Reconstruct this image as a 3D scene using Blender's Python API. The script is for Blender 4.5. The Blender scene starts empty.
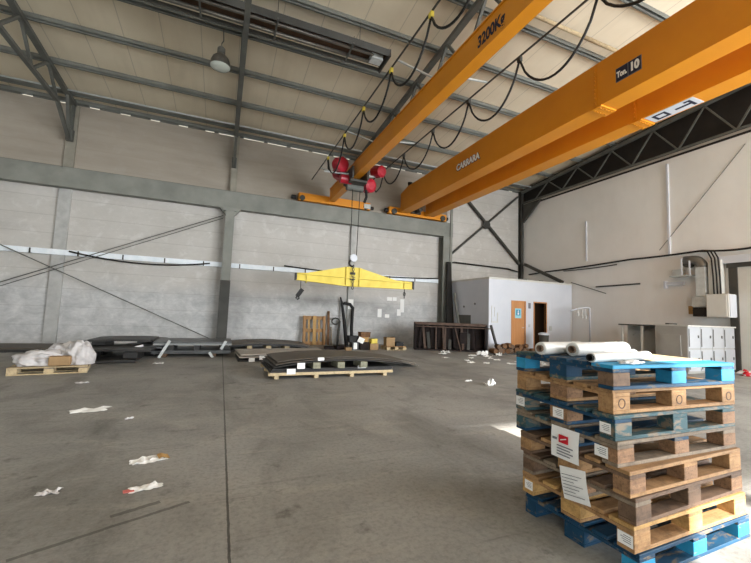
import bpy, bmesh, math, random
from mathutils import Vector, Matrix, Euler, noise
random.seed(7)
scn = bpy.context.scene
col = scn.collection
PI = math.pi

# ------------------------------------------------------------ camera
cam_d = bpy.data.cameras.new('camera'); cam = bpy.data.objects.new('camera', cam_d); col.objects.link(cam)
F_PX, PITCH, ROLL, YAW, CAM_H = 374.21, 0.0843047, 0.0372212, 0.388144, 1.41
cy_, sy_, cp_, sp_ = math.cos(YAW), math.sin(YAW), math.cos(PITCH), math.sin(PITCH)
fw = Vector((sy_*cp_, cy_*cp_, sp_)); rt = Vector((cy_, -sy_, 0)); up = rt.cross(fw)
r2 = math.cos(ROLL)*rt + math.sin(ROLL)*up; u2 = -math.sin(ROLL)*rt + math.cos(ROLL)*up
cam.matrix_world = Matrix(((r2.x, u2.x, -fw.x, 0), (r2.y, u2.y, -fw.y, 0), (r2.z, u2.z, -fw.z, CAM_H), (0, 0, 0, 1)))
cam_d.sensor_fit = 'HORIZONTAL'; cam_d.sensor_width = 36; cam_d.lens = 36*F_PX/751
cam_d.clip_start = 0.05; cam_d.clip_end = 300
scn.camera = cam

# ------------------------------------------------------------ light
W = bpy.data.worlds.new('daylight'); scn.world = W; W.use_nodes = True
bg = W.node_tree.nodes['Background']; bg.inputs[0].default_value = (0.86, 0.93, 1.0, 1); bg.inputs[1].default_value = 3.2
SUN_E = math.radians(33); SUN_H = Vector((0.0, 1, 0)).normalized()
sun_d = bpy.data.lights.new('sun', 'SUN'); sun_d.energy = 24; sun_d.angle = math.radians(0.6); sun_d.color = (1, 0.96, 0.90)
sun = bpy.data.objects.new('sun', sun_d); col.objects.link(sun)
sdir = Vector((SUN_H.x*math.cos(SUN_E), SUN_H.y*math.cos(SUN_E), -math.sin(SUN_E)))
sun.rotation_euler = sdir.to_track_quat('-Z', 'Y').to_euler(); sun.location = (0, -30, 20)
def area(name, loc, target, sx, sy, power, color=(1, 1, 1), portal=False):
    d = bpy.data.lights.new(name, 'AREA'); d.shape = 'RECTANGLE'; d.size = sx; d.size_y = sy; d.energy = power; d.color = color
    o = bpy.data.objects.new(name, d); col.objects.link(o); o.location = loc
    o.rotation_euler = (Vector(target)-Vector(loc)).to_track_quat('-Z', 'Z').to_euler()
    if portal: d.cycles.is_portal = True
    return o
# daylight through the open gates behind the camera and beside it, plus an added left fill
area('gate_daylight', (10.9, -11.8, 3.1), (10.9, 5, 3.1), 6.6, 5.8, 2800, (0.88, 0.94, 1.0))
area('left_fill_light', (-6.0, -11.8, 2.6), (-6.0, 5, 2.6), 6, 5, 800, (0.90, 0.95, 1.0))  # unseen fill added to lift the left end of the ceiling
area('side_gate_daylight', (14.7, -3.0, 2.6), (0, -3.0, 2.6), 8, 5, 4100, (0.90, 0.95, 1.0))
scn.view_settings.view_transform = 'Standard'; scn.view_settings.look = 'None'
scn.view_settings.exposure = -0.25; scn.view_settings.gamma = 1; scn.view_settings.use_curve_mapping = False

# ------------------------------------------------------------ materials
def srgb(c):
    return tuple((v/255/12.92 if v/255 <= .04045 else ((v/255+.055)/1.055)**2.4) for v in c)+(1,)
class NT:
    def __init__(s, name):
        s.m = bpy.data.materials.new(name); s.m.use_nodes = True; s.t = s.m.node_tree; s.n = s.t.nodes; s.b = s.n['Principled BSDF']
        s.tc = s.n.new('ShaderNodeTexCoord')
    def lk(s, a, b): s.t.links.new(a, b)
    def map(s, scale=(1, 1, 1), loc=(0, 0, 0), rot=(0, 0, 0)):
        m = s.n.new('ShaderNodeMapping'); m.inputs['Scale'].default_value = scale; m.inputs['Location'].default_value = loc; m.inputs['Rotation'].default_value = rot
        s.lk(s.tc.outputs['Object'], m.inputs[0]); return m.outputs[0]
    def noise(s, vec, scale, detail=4, rough=.55, dist=0):
        n = s.n.new('ShaderNodeTexNoise'); n.inputs['Scale'].default_value = scale; n.inputs['Detail'].default_value = detail
        n.inputs['Roughness'].default_value = rough; n.inputs['Distortion'].default_value = dist; s.lk(vec, n.inputs['Vector']); return n.outputs[0]
    def ramp(s, fac, stops):
        r = s.n.new('ShaderNodeValToRGB'); e = r.color_ramp.elements
        while len(e) < len(stops): e.new(.5)
        for k, (p, c) in enumerate(stops): e[k].position = p; e[k].color = c if len(c) == 4 else c+(1,)
        s.lk(fac, r.inputs[0]); return r.outputs[0]
    def mix(s, f, a, b, mode='MIX'):
        m = s.n.new('ShaderNodeMix'); m.data_type = 'RGBA'; m.blend_type = mode
        for v, i in ((f, 0), (a, 6), (b, 7)):
            if isinstance(v, (int, float, tuple)): m.inputs[i].default_value = v
            else: s.lk(v, m.inputs[i])
        return m.outputs[2]
    def math(s, op, a, b=None, c=None):
        m = s.n.new('ShaderNodeMath'); m.operation = op
        for v, i in ((a, 0), (b, 1), (c, 2)):
            if v is None: continue
            if isinstance(v, (int, float)): m.inputs[i].default_value = v
            else: s.lk(v, m.inputs[i])
        return m.outputs[0]
    def sep(s, vec):
        x = s.n.new('ShaderNodeSeparateXYZ'); s.lk(vec, x.inputs[0]); return x.outputs
    def bump(s, h, strength=.3, dist=.02):
        b = s.n.new('ShaderNodeBump'); b.inputs['Strength'].default_value = strength; b.inputs['Distance'].default_value = dist
        s.lk(h, b.inputs['Height']); s.lk(b.outputs[0], s.b.inputs['Normal'])
    def out(s, c, rough=.7, metal=0, spec=.3):
        if isinstance(c, tuple): s.b.inputs['Base Color'].default_value = c
        else: s.lk(c, s.b.inputs['Base Color'])
        s.b.inputs['Roughness'].default_value = rough; s.b.inputs['Metallic'].default_value = metal
        s.b.inputs['Specular IOR Level'].default_value = spec
        return s.m
def mat(name, c, c2=None, scale=3, rough=.7, metal=0, spec=.3, stretch=(1, 1, 1), bump=0):
    s = NT(name)
    if c2 is None: return s.out(srgb(c), rough, metal, spec)
    f = s.noise(s.map(stretch), scale, 5, .6)
    o = s.ramp(f, [(.35, srgb(c)), (.68, srgb(c2))])
    if bump: s.bump(f, bump)
    return s.out(o, rough, metal, spec)
M = {}
M['steel'] = mat('grey_green_painted_steel', (138, 139, 131), (120, 121, 114), 1.3, .55)
M['steel_d'] = mat('dark_grey_steel', (74, 73, 68), (58, 57, 53), 2, .6)
M['purlin'] = mat('grey_galvanised_purlin', (122, 124, 118), (104, 105, 99), 1.2, .5)
M['truss'] = mat('grey_truss_steel', (102, 103, 97), (84, 84, 79), 2, .55)
M['black'] = mat('black_rubber', (26, 25, 25), (36, 35, 34), 5, .6)
M['cable'] = mat('black_cable', (34, 33, 31), None, rough=.6)
M['orange'] = mat('crane_orange_paint', (220, 142, 26), (210, 132, 20), .8, .42, spec=.45)
M['yellow'] = mat('crane_yellow_paint', (228, 206, 88), (214, 190, 70), 3, .5)
M['red'] = mat('hoist_red_paint', (176, 22, 44), (148, 16, 36), 4, .4, spec=.5)
M['galv'] = mat('pale_galvanised_steel', (196, 200, 198), (176, 180, 178), 6, .4)
M['trunk'] = mat('pale_blue_white_trunking', (242, 247, 250), (226, 234, 240), 4, .35)
M['white'] = mat('white_painted_panel', (208, 211, 217), (200, 204, 211), 1, .5)
M['paper'] = mat('white_paper', (238, 237, 233), None, rough=.8)
M['paper_d'] = mat('printed_grey', (120, 120, 124), None, rough=.8)
M['ink'] = mat('dark_ink', (38, 40, 58), None, rough=.7)
M['redink'] = mat('red_print', (196, 30, 44), None, rough=.7)
M['lock'] = mat('pale_grey_locker_paint', (182, 185, 188), (174, 177, 180), 2, .45)
M['lockshade'] = mat('shaded_grey_locker_side', (168, 166, 159), (156, 154, 148), 2, .5)  # greyer than the doors: shade on the side face put into the colour
M['greybox'] = mat('light_grey_enamel', (206, 205, 198), (198, 197, 190), 2, .45)
M['doorwood'] = mat('orange_oak_veneer', (198, 142, 92), (182, 126, 78), 2, .5, stretch=(6, 6, .6))
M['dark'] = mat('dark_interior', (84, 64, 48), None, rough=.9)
M['rust'] = mat('rusty_dark_steel', (36, 24, 20), (19, 14, 13), 4, .8, bump=.2)
M['rustlight'] = mat('rusty_brown_edge', (100, 82, 71), (72, 57, 49), 6, .8)
M['card'] = mat('brown_cardboard', (166, 136, 98), (146, 118, 84), 4, .8)
M['log'] = mat('brown_scrap_wood', (128, 94, 64), (84, 62, 44), 7, .85)
M['sack'] = mat('white_woven_plastic', (208, 204, 202), (184, 180, 179), 4, .6)
M['film'] = mat('white_stretch_film', (220, 220, 216), (204, 204, 199), 9, .3, spec=.5)
M['core'] = mat('cardboard_core', (124, 102, 84), None, rough=.8)
M['sheet'] = mat('grey_brown_sheet', (98, 90, 80), (82, 76, 68), 1.6, .6)
M['sheet_l'] = mat('pale_taupe_sheet', (182, 174, 162), (164, 156, 145), 1.6, .6)
M['sheet_d'] = mat('charcoal_sheet', (56, 54, 52), (44, 43, 42), 1.8, .5)
M['galvd'] = mat('mid_grey_steel', (150, 152, 150), (130, 132, 131), 3, .4)
M['steel_sheet'] = mat('blue_grey_steel_sheet', (92, 94, 94), (76, 77, 77), 1.8, .4)
M['glass'] = mat('lamp_glass', (200, 206, 196), None, rough=.25, spec=.5)
M['reflector'] = mat('dull_aluminium', (124, 120, 112), (104, 101, 95), 4, .4, .6)
def wood(name, a, b, rough=.75, grain=1):
    s = NT(name); oi = s.n.new('ShaderNodeObjectInfo')
    add = s.n.new('ShaderNodeVectorMath'); add.operation = 'MULTIPLY_ADD'
    s.lk(oi.outputs['Random'], add.inputs[0]); add.inputs[1].default_value = (17, 31, 11); s.lk(s.map((2.2, 26, 26)), add.inputs[2])
    f = s.noise(add.outputs[0], 1.0, 6, .62, .6); g = s.noise(add.outputs[0], .25, 3, .5)
    c = s.ramp(f, [(.3, srgb(a)), (.7, srgb(b))])
    c = s.mix(s.math('MULTIPLY', s.ramp(g, [(.45, (0, 0, 0)), (.75, (1, 1, 1))]), .35), c, srgb(tuple(int(v*.55) for v in a)))
    d = s.noise(s.map((1, 1, 1), loc=(3, 1, 2)), 14, 5, .7); sp = s.noise(s.map(), 90, 2, .6)
    c = s.mix(s.math('MULTIPLY', s.ramp(d, [(.48, (0, 0, 0)), (.68, (1, 1, 1))]), .45), c, srgb(tuple(int(v*.5) for v in b)))
    c = s.mix(s.math('MULTIPLY', s.ramp(sp, [(.55, (0, 0, 0)), (.7, (1, 1, 1))]), .3*grain), c, srgb(tuple(int(v*.45) for v in b)))
    s.bump(f, .25*grain, .004); return s.out(c, rough)
def paint_wood(name, p, under, cover=.56):
    s = NT(name); oi = s.n.new('ShaderNodeObjectInfo')
    add = s.n.new('ShaderNodeVectorMath'); add.operation = 'MULTIPLY_ADD'
    s.lk(oi.outputs['Random'], add.inputs[0]); add.inputs[1].default_value = (13, 29, 19); s.lk(s.map((5, 16, 16)), add.inputs[2])
    f = s.noise(add.outputs[0], 1.0, 6, .68, .4); h = s.noise(add.outputs[0], .5, 3)
    c1 = s.ramp(h, [(.3, srgb(p)), (.7, srgb(tuple(min(255, int(v*1.22)+6) for v in p)))])
    c = s.mix(s.ramp(f, [(cover, (0, 0, 0)), (cover+.09, (1, 1, 1))]), c1, srgb(under))
    s.bump(f, .2, .004); return s.out(c, .65)
M['wood'] = wood('pale_pallet_wood', (184, 146, 102), (150, 112, 74))
M['wood_y'] = wood('yellow_pallet_wood', (206, 166, 106), (178, 138, 84))
M['wood_b'] = wood('brown_aged_pallet_wood', (128, 102, 80), (98, 78, 62))
M['wood_g'] = wood('grey_aged_pallet_wood', (148, 132, 112), (118, 104, 88))
M['chip'] = wood('pressed_chip_block', (170, 132, 98), (128, 96, 70), grain=2)
M['blue'] = paint_wood('worn_blue_paint', (15, 52, 76), (112, 100, 84), .55)
M['teal'] = paint_wood('worn_teal_paint', (44, 70, 74), (126, 112, 94), .50)
M['sunlit_blue'] = paint_wood('sunlit_blue_paint', (36, 120, 156), (140, 130, 114), .60)  # the blue pallet paint again, with sunlight put into its colour
M['softwood'] = wood('pale_new_timber', (206, 186, 150), (186, 164, 126))
M['greenwood'] = wood('greenish_timber', (150, 148, 126), (126, 124, 104))

# floor, walls, roof
def floor_mat():
    s = NT('worn_concrete_floor'); v = s.map()
    def blot(vec, sc, a, b, k, det=6, r=.65, dist=0):
        return s.math('MULTIPLY', s.ramp(s.noise(vec, sc, det, r, dist), [(a, (0, 0, 0)), (b, (1, 1, 1))]), k)
    a = s.noise(v, .45, 6, .65)
    c = s.ramp(a, [(.3, srgb((132, 131, 127))), (.7, srgb((168, 166, 160)))])
    c = s.mix(blot(s.map((1, .45, 1), rot=(0, 0, .5)), 1.1, .50, .68, .55, dist=.6), c, srgb((84, 82, 77)))
    c = s.mix(blot(s.map((.5, 1.3, 1), loc=(5, 2, 0), rot=(0, 0, .2)), 1.6, .54, .72, .45, dist=.8), c, srgb((182, 176, 165)))
    c = s.mix(blot(s.map((1, 1, 1), loc=(3, 9, 0)), 3.2, .60, .70, .55), c, srgb((66, 63, 59)))
    c = s.mix(blot(s.map((.35, 5, 1), rot=(0, 0, .35)), 2.0, .58, .70, .35), c, srgb((72, 69, 65)))
    c = s.mix(blot(s.map((.4, 6, 1), rot=(0, 0, -.9)), 2.0, .60, .72, .30), c, srgb((176, 170, 160)))
    c = s.mix(blot(v, 26, .45, .7, .28, 3), c, srgb((64, 61, 57)))
    c = s.mix(blot(v, 60, .5, .75, .20, 2), c, srgb((186, 181, 172)))
    x = s.sep(s.tc.outputs['Object'])
    def joint(o, p, w): return s.math('LESS_THAN', s.math('ABSOLUTE', s.math('SUBTRACT', o, p)), w)
    wob = s.math('ADD', x[0], s.math('MULTIPLY', s.math('SUBTRACT', s.noise(v, 9, 3), .5), .012))
    j = s.math('MAXIMUM', joint(wob, .138, .008), joint(wob, -5.2, .008)); j = s.math('MAXIMUM', j, joint(wob, 10.4, .01))
    c = s.mix(s.math('MULTIPLY', j, .75), c, srgb((44, 42, 39)))
    # dark scrape marks with a shape of their own on the near left floor
    def scrape(px, py, ang, ln, w):
        m = s.n.new('ShaderNodeMapping'); m.vector_type = 'TEXTURE'; m.inputs['Location'].default_value = (px, py, 0); m.inputs['Rotation'].default_value = (0, 0, ang); s.lk(s.tc.outputs['Object'], m.inputs[0])
        q = s.sep(m.outputs[0]); yy = s.math('ADD', q[1], s.math('MULTIPLY', s.math('SUBTRACT', s.noise(v, 5, 4, .7), .5), w*2.2))
        return s.math('MULTIPLY', s.math('LESS_THAN', s.math('ABSOLUTE', q[0]), ln/2), s.math('LESS_THAN', s.math('ABSOLUTE', yy), w))
    st = scrape(-.55, 2.92, .42, .95, .016)
    st = s.math('MAXIMUM', st, scrape(-.45, 3.12, .42, .30, .02))
    c = s.mix(s.math('MULTIPLY', st, .55), c, srgb((52, 50, 47)))
    s.bump(a, .08, .02)
    return s.out(c, .62, 0, .35)
def back_mat():
    s = NT('painted_concrete_wall'); v = s.map(); x = s.sep(s.tc.outputs['Object'])
    n = s.noise(s.map((.25, 1, 1.6)), 1.4, 6, .6); n2 = s.noise(v, .6, 5, .6); fine = s.noise(s.map((1, 1, 2.5)), 7, 4, .7)
    c = s.ramp(n2, [(.3, srgb((184, 180, 173))), (.7, srgb((200, 196, 190)))])
    c = s.mix(s.math('MULTIPLY', s.ramp(n, [(.45, (0, 0, 0)), (.75, (1, 1, 1))]), .30), c, srgb((166, 160, 151)))
    c = s.mix(s.math('MULTIPLY', s.ramp(fine, [(.5, (0, 0, 0)), (.75, (1, 1, 1))]), .22), c, srgb((222, 219, 213)))
    # grey cement-washed band on the lower wall with an uneven edge
    zz = s.math('ADD', x[2], s.math('MULTIPLY', s.math('SUBTRACT', n2, .5), 1.1))
    lo = s.math('SUBTRACT', 1, s.math('SMOOTHSTEP' if False else 'LESS_THAN', 2.15, zz))
    m = s.n.new('ShaderNodeMapRange'); m.inputs[1].default_value = 1.75; m.inputs[2].default_value = 2.35; m.inputs[3].default_value = 1; m.inputs[4].default_value = 0; s.lk(zz, m.inputs[0])
    c = s.mix(s.math('MULTIPLY', m.outputs[0], .75), c, s.ramp(fine, [(.35, srgb((184, 185, 185))), (.7, srgb((202, 202, 201)))]))
    # grimy smear behind the lifting beam and by the grey column, mottled cement repairs
    def smear(px, pz, sx, sz, k):
        dx = s.math('DIVIDE', s.math('SUBTRACT', x[0], px), sx); dz = s.math('DIVIDE', s.math('SUBTRACT', x[2], pz), sz)
        d2 = s.math('ADD', s.math('MULTIPLY', dx, dx), s.math('MULTIPLY', dz, dz)); g = s.math('POWER', 2.718, s.math('MULTIPLY', d2, -1))
        return s.math('MULTIPLY', s.math('MULTIPLY', g, s.ramp(n, [(.3, (.4, .4, .4)), (.6, (1, 1, 1))])), k)
    mott = s.noise(s.map((1, 1, 1.2), loc=(4, 0, 1)), 1.7, 7, .7, .5)
    c = s.mix(s.math('MULTIPLY', s.math('MULTIPLY', s.ramp(mott, [(.46, (0, 0, 0)), (.62, (1, 1, 1))]), m.outputs[0]), .38), c, srgb((138, 139, 139)))
    c = s.mix(s.math('MULTIPLY', s.ramp(mott, [(.36, (1, 1, 1)), (.46, (0, 0, 0))]), .35), c, srgb((220, 218, 214)))
    for a in ((4.3, 1.85, 2.0, .22, .60), (6.6, 1.5, 1.3, .3, .35), (.55, 1.3, .35, 1.1, .5), (7.0, .35, 1.8, .3, .4), (-8.5, 3.9, 1.6, .25, .4)):
        c = s.mix(smear(*a), c, srgb((84, 82, 78)))
    # board courses
    w = s.math('ABSOLUTE', s.math('SUBTRACT', s.math('FRACT', s.math('MULTIPLY', x[2], 1/.62)), .5))
    c = s.mix(s.math('MULTIPLY', s.math('LESS_THAN', .482, w), .24), c, srgb((120, 114, 106)))
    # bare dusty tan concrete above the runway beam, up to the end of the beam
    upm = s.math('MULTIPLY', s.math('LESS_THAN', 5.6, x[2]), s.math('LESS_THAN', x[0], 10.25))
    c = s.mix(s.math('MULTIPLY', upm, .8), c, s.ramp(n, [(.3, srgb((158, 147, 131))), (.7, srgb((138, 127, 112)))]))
    s.bump(fine, .12, .02); return s.out(c, .8)
def right_mat():
    s = NT('smooth_white_wall'); v = s.map()
    n2 = s.noise(v, .5, 5, .6); n = s.noise(s.map((1, 1, .3)), 1.2, 5)
    c = s.ramp(n2, [(.3, srgb((222, 221, 217))), (.7, srgb((232, 231, 227)))])
    c = s.mix(s.math('MULTIPLY', s.ramp(n, [(.5, (0, 0, 0)), (.8, (1, 1, 1))]), .2), c, srgb((186, 182, 176)))
    return s.out(c, .75)
def roof_mat():
    s = NT('roof_panel'); v = s.map(); x = s.sep(s.tc.outputs['Object'])
    n = s.noise(v, .7, 5); n2 = s.noise(s.map((3, .3, 1)), 1.0, 5)
    c = s.ramp(n, [(.3, srgb((214, 201, 176))), (.7, srgb((224, 212, 188)))])
    c = s.mix(s.math('MULTIPLY', s.ramp(n2, [(.5, (0, 0, 0)), (.75, (1, 1, 1))]), .25), c, srgb((190, 176, 152)))
    f = s.math('ABSOLUTE', s.math('SUBTRACT', s.math('FRACT', x[0]), .5))
    c = s.mix(s.math('MULTIPLY', s.math('LESS_THAN', .489, f), .32), c, srgb((92, 84, 74)))
    return s.out(c, .7)
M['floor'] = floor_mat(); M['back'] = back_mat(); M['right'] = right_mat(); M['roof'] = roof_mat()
M['pale'] = mat('pale_concrete_pier', (186, 185, 181), (164, 163, 159), 3, .8)
M['clad'] = mat('dark_cladding', (44, 41, 38), (36, 34, 32), 2, .8)
M['earth'] = mat('outdoor_concrete', (170, 165, 155), (150, 146, 138), .3, .9)

# ------------------------------------------------------------ mesh building
class MB:
    def __init__(s): s.v = []; s.f = []
    def add(s, v, f):
        o = len(s.v); s.v += [Vector(p) for p in v]; s.f += [tuple(i+o for i in q) for q in f]; return s
    def box(s, c, d, rot=None):
        x, y, z = d[0]/2, d[1]/2, d[2]/2
        v = [Vector(p) for p in ((-x, -y, -z), (x, -y, -z), (x, y, -z), (-x, y, -z), (-x, -y, z), (x, -y, z), (x, y, z), (-x, y, z))]
        R = Euler(rot).to_matrix() if rot else None
        v = [(R@p if R else p)+Vector(c) for p in v]
        return s.add(v, [(0, 3, 2, 1), (4, 5, 6, 7), (0, 1, 5, 4), (1, 2, 6, 5), (2, 3, 7, 6), (3, 0, 4, 7)])
    def bb(s, x0, x1, y0, y1, z0, z1): return s.box(((x0+x1)/2, (y0+y1)/2, (z0+z1)/2), (x1-x0, y1-y0, z1-z0))
    def bar(s, a, b, w, h, upv=(0, 0, 1)):
        a, b = Vector(a), Vector(b); d = (b-a).normalized(); u = Vector(upv)
        if abs(d.dot(u)) > .98: u = Vector((1, 0, 0))
        sx = d.cross(u).normalized(); su = sx.cross(d)
        v = [p+sx*(i*w/2)+su*(j*h/2) for p in (a, b) for i, j in ((-1, -1), (1, -1), (1, 1), (-1, 1))]
        return s.add(v, [(3, 2, 1, 0), (4, 5, 6, 7), (0, 1, 5, 4), (1, 2, 6, 5), (2, 3, 7, 6), (3, 0, 4, 7)])
    def tube(s, pts, r, n=8, caps=True):
        pts = [Vector(p) for p in pts]; v = []; f = []; N = len(pts); pu = None
        for i, p in enumerate(pts):
            d = (pts[min(i+1, N-1)]-pts[max(i-1, 0)]).normalized()
            if pu is None: pu = Vector((0, 0, 1)) if abs(d.z) < .9 else Vector((1, 0, 0))
            sx = d.cross(pu).normalized(); pu = sx.cross(d)
            rr = r[i] if isinstance(r, (list, tuple)) else r
            v += [p+(sx*math.cos(2*PI*k/n)+pu*math.sin(2*PI*k/n))*rr for k in range(n)]
        for i in range(N-1):
            f += [(i*n+k, i*n+(k+1) % n, (i+1)*n+(k+1) % n, (i+1)*n+k) for k in range(n)]
        if caps: f += [tuple(range(n))[::-1], tuple((N-1)*n+k for k in range(n))]
        return s.add(v, f)
    def lathe(s, prof, c, axis=(0, 0, 1), n=20):
        ax = Vector(axis).normalized(); q = ax.to_track_quat('Z', 'Y').to_matrix(); v = []; f = []
        for r, z in prof: v += [q@Vector((r*math.cos(2*PI*k/n), r*math.sin(2*PI*k/n), z))+Vector(c) for k in range(n)]
        for i in range(len(prof)-1): f += [(i*n+k, i*n+(k+1) % n, (i+1)*n+(k+1) % n, (i+1)*n+k) for k in range(n)]
        return s.add(v, f)
    def prism(s, poly, d):          # poly: list of 3-D points, d: extrusion vector
        n = len(poly); d = Vector(d); v = [Vector(p) for p in poly]+[Vector(p)+d for p in poly]
        return s.add(v, [tuple(range(n))[::-1], tuple(range(n, 2*n))]+[(k, (k+1) % n, n+(k+1) % n, n+k) for k in range(n)])
    def ibeam(s, a, b, h, w, tf, tw, upv=(0, 0, 1)):
        a, b = Vector(a), Vector(b); d = (b-a).normalized(); u = Vector(upv); sx = d.cross(u).normalized(); su = sx.cross(d)
        for off, ww, hh in ((su*(h/2-tf/2), w, tf), (su*-(h/2-tf/2), w, tf), (su*0, tw, h-2*tf+.002)): s.bar(a+off, b+off, ww, hh, su)
        return s
    def sheet(s, w, d, t, fn, nx=16, ny=8):    # a thin bowed board: fn(u, v) -> height of its underside
        v = []; f = []
        for k in (0, 1):
            for j in range(ny+1):
                for i in range(nx+1):
                    v.append((w*i/nx, d*j/ny, fn(i/nx, j/ny)+k*t))
        st = nx+1; L = st*(ny+1)
        for j in range(ny):
            for i in range(nx):
                a = j*st+i; f.append((a, a+st, a+st+1, a+1)); f.append((L+a, L+a+1, L+a+st+1, L+a+st))
        for i in range(nx): f.append((i, i+1, L+i+1, L+i)); a = ny*st+i; f.append((a+1, a, L+a, L+a+1))
        for j in range(ny): a = j*st; f.append((a+st, a, L+a, L+a+st)); a = j*st+nx; f.append((a, a+st, L+a+st, L+a))
        return s.add(v, f)
    def build(s, name, m, parent=None, bevel=0, smooth=False, seg=2, world=False, origin=None):
        """parent given: vertices are in the parent's space (world=True: shifted by the parent's place). No parent: world space, origin at base."""
        v = s.v
        loc = Vector((0, 0, 0))
        if parent is None:
            if origin is None:
                lo = [min(p[i] for p in v) for i in range(3)]; hi = [max(p[i] for p in v) for i in range(3)]
                origin = ((lo[0]+hi[0])/2, (lo[1]+hi[1])/2, lo[2])
            loc = Vector(origin)
        elif world:
            loc0 = Vector(parent.location); v = [p-loc0 for p in v]
            if parent.parent: v = [p-Vector(parent.parent.location) for p in v]
        me = bpy.data.meshes.new(name); me.from_pydata([tuple(p-loc) if parent is None else tuple(p) for p in v], [], s.f); me.update()
        bm = bmesh.new(); bm.from_mesh(me); bmesh.ops.recalc_face_normals(bm, faces=bm.faces); bm.to_mesh(me); bm.free()
        if smooth:
            for p in me.polygons: p.use_smooth = True
        me.materials.append(M[m] if isinstance(m, str) else m)
        o = bpy.data.objects.new(name, me); col.objects.link(o); o.location = loc
        if parent: o.parent = parent
        if bevel:
            b = o.modifiers.new('bevel', 'BEVEL'); b.width = bevel; b.segments = seg; b.limit_method = 'ANGLE'
        return o
def tag(o, label=None, cat=None, group=None, kind=None):
    for k, v in (('label', label), ('category', cat), ('group', group), ('kind', kind)):
        if v: o[k] = v
    return o
def empty(name, loc, label, cat, group=None, rz=0, rot=None):
    o = bpy.data.objects.new(name, None); col.objects.link(o); o.location = loc; o.rotation_euler = rot or (0, 0, rz); o.empty_display_size = .1
    return tag(o, label, cat, group)
def struct(name, mb, m, parent=None, **k):
    o = mb.build(name, m, parent, **k)
    if not parent: o['kind'] = 'structure'
    return o
def copy_tree(o, parent=None):
    c = o.copy(); col.objects.link(c)
    if parent: c.parent = parent
    for ch in list(o.children): copy_tree(ch, c)
    return c
def text(s, size, name, m, parent, mtx, extrude=.002, xs=1.0, bold=0.0):
    cu = bpy.data.curves.new(name, 'FONT'); cu.body = s; cu.size = size; cu.extrude = extrude; cu.align_x = 'CENTER'; cu.align_y = 'CENTER'; cu.offset = bold
    t = bpy.data.objects.new(name, cu); col.objects.link(t)
    dg = bpy.context.evaluated_depsgraph_get(); me = bpy.data.meshes.new_from_object(t.evaluated_get(dg)); bpy.data.objects.remove(t)
    me.transform(Matrix.Diagonal((xs, 1, 1, 1))); me.transform(mtx); me.materials.clear(); me.materials.append(M[m])
    o = bpy.data.objects.new(name, me); col.objects.link(o); o.parent = parent; return o
def frame_mtx(o, x, y):
    x = Vector(x).normalized(); y = Vector(y).normalized(); z = x.cross(y); o = Vector(o)
    return Matrix(((x.x, y.x, z.x, o.x), (x.y, y.y, z.y, o.y), (x.z, y.z, z.z, o.z), (0, 0, 0, 1)))
ORD = ['first', 'second', 'third', 'fourth', 'fifth', 'sixth', 'seventh', 'eighth', 'ninth', 'tenth', 'eleventh', 'twelfth', 'thirteenth', 'fourteenth', 'fifteenth', 'sixteenth']

# ------------------------------------------------------------ the setting
XL, XR, YB, YF = -10.7, 15.05, 15.85, -12.0
def RZ(y): return 8.37+.08*(15.7-y)          # underside of the roof purlins
struct('floor', MB().bb(XL-.3, XR+.3, YF-.3, YB+.3, -.3, 0), 'floor', origin=(0, 0, 0))
struct('ground', MB().bb(-60, 70, -70, YF-.3, -.35, -.02), 'earth')
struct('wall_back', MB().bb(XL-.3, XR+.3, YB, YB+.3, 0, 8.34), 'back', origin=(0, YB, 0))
struct('wall_left', MB().bb(XL-.3, XL, YF-.3, YB, 0, 11), 'pale', origin=(XL, 0, 0))
# right wall: white to 7.62, dark cladding above; gate openings nearer than the frame
rw = MB().bb(XR, XR+.3, 1.5, YB, 0, 7.62).bb(XR, XR+.3, -7.0, 1.5, 5.1, 7.62).bb(XR, XR+.3, YF-.3, -7.0, 0, 7.62)
struct('wall_right', rw, 'right', origin=(XR, 0, 0))
struct('trim_1', MB().bb(XR+.02, XR+.3, YF-.3, YB, 7.62, 11), 'clad')
struct('trim_2', MB().bb(XR-.05, XR+.02, YF, YB, 7.60, 7.68), 'sheet_l')
struct('trim_3', MB().bb(XR-.03, XR+.02, YF, YB, 7.53, 7.60), 'clad')
# front wall, behind the camera: one wide gate and two high strips shaped to throw the sun patches
WA = (2.75, 9.80, 5.6, 10.58); WB = (2.75, 8.62, 5.6, 9.24)     # x0, z0, x1, z1
wf = MB().bb(XL-.3, -9.0, YF-.3, YF, 0, 8.0).bb(-9.0, -3.0, YF-.3, YF, 5.2, 8.0).bb(-3.0, 7.5, YF-.3, YF, 0, 8.0).bb(14.3, XR+.3, YF-.3, YF, 0, 8.0).bb(7.5, 14.3, YF-.3, YF, 6.0, 8.0).bb(XL-.3, XR+.3, YF-.3, YF, 8.0, WB[1])  # low opening on the left is added along with the fill light
wf.bb(XL-.3, WB[0], YF-.3, YF, WB[1], 11.4).bb(WB[2], XR+.3, YF-.3, YF, WB[1], 11.4).bb(WB[0], WB[2], YF-.3, YF, WB[3], WA[1]).bb(WB[0], WB[2], YF-.3, YF, WA[3], 11.4)
struct('wall_front', wf, 'right', origin=(0, YF, 0))
y0, y1 = YF-.4, YB+.6
poly = [(XL-.4, y0, RZ(y0)+.17), (XL-.4, y1, RZ(y1)+.17), (XL-.4, y1, RZ(y1)+.3), (XL-.4, y0, RZ(y0)+.3)]
struct('ceiling', MB().prism(poly, (XR-XL+.8, 0, 0)), 'roof', origin=(0, 0, 0))
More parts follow.
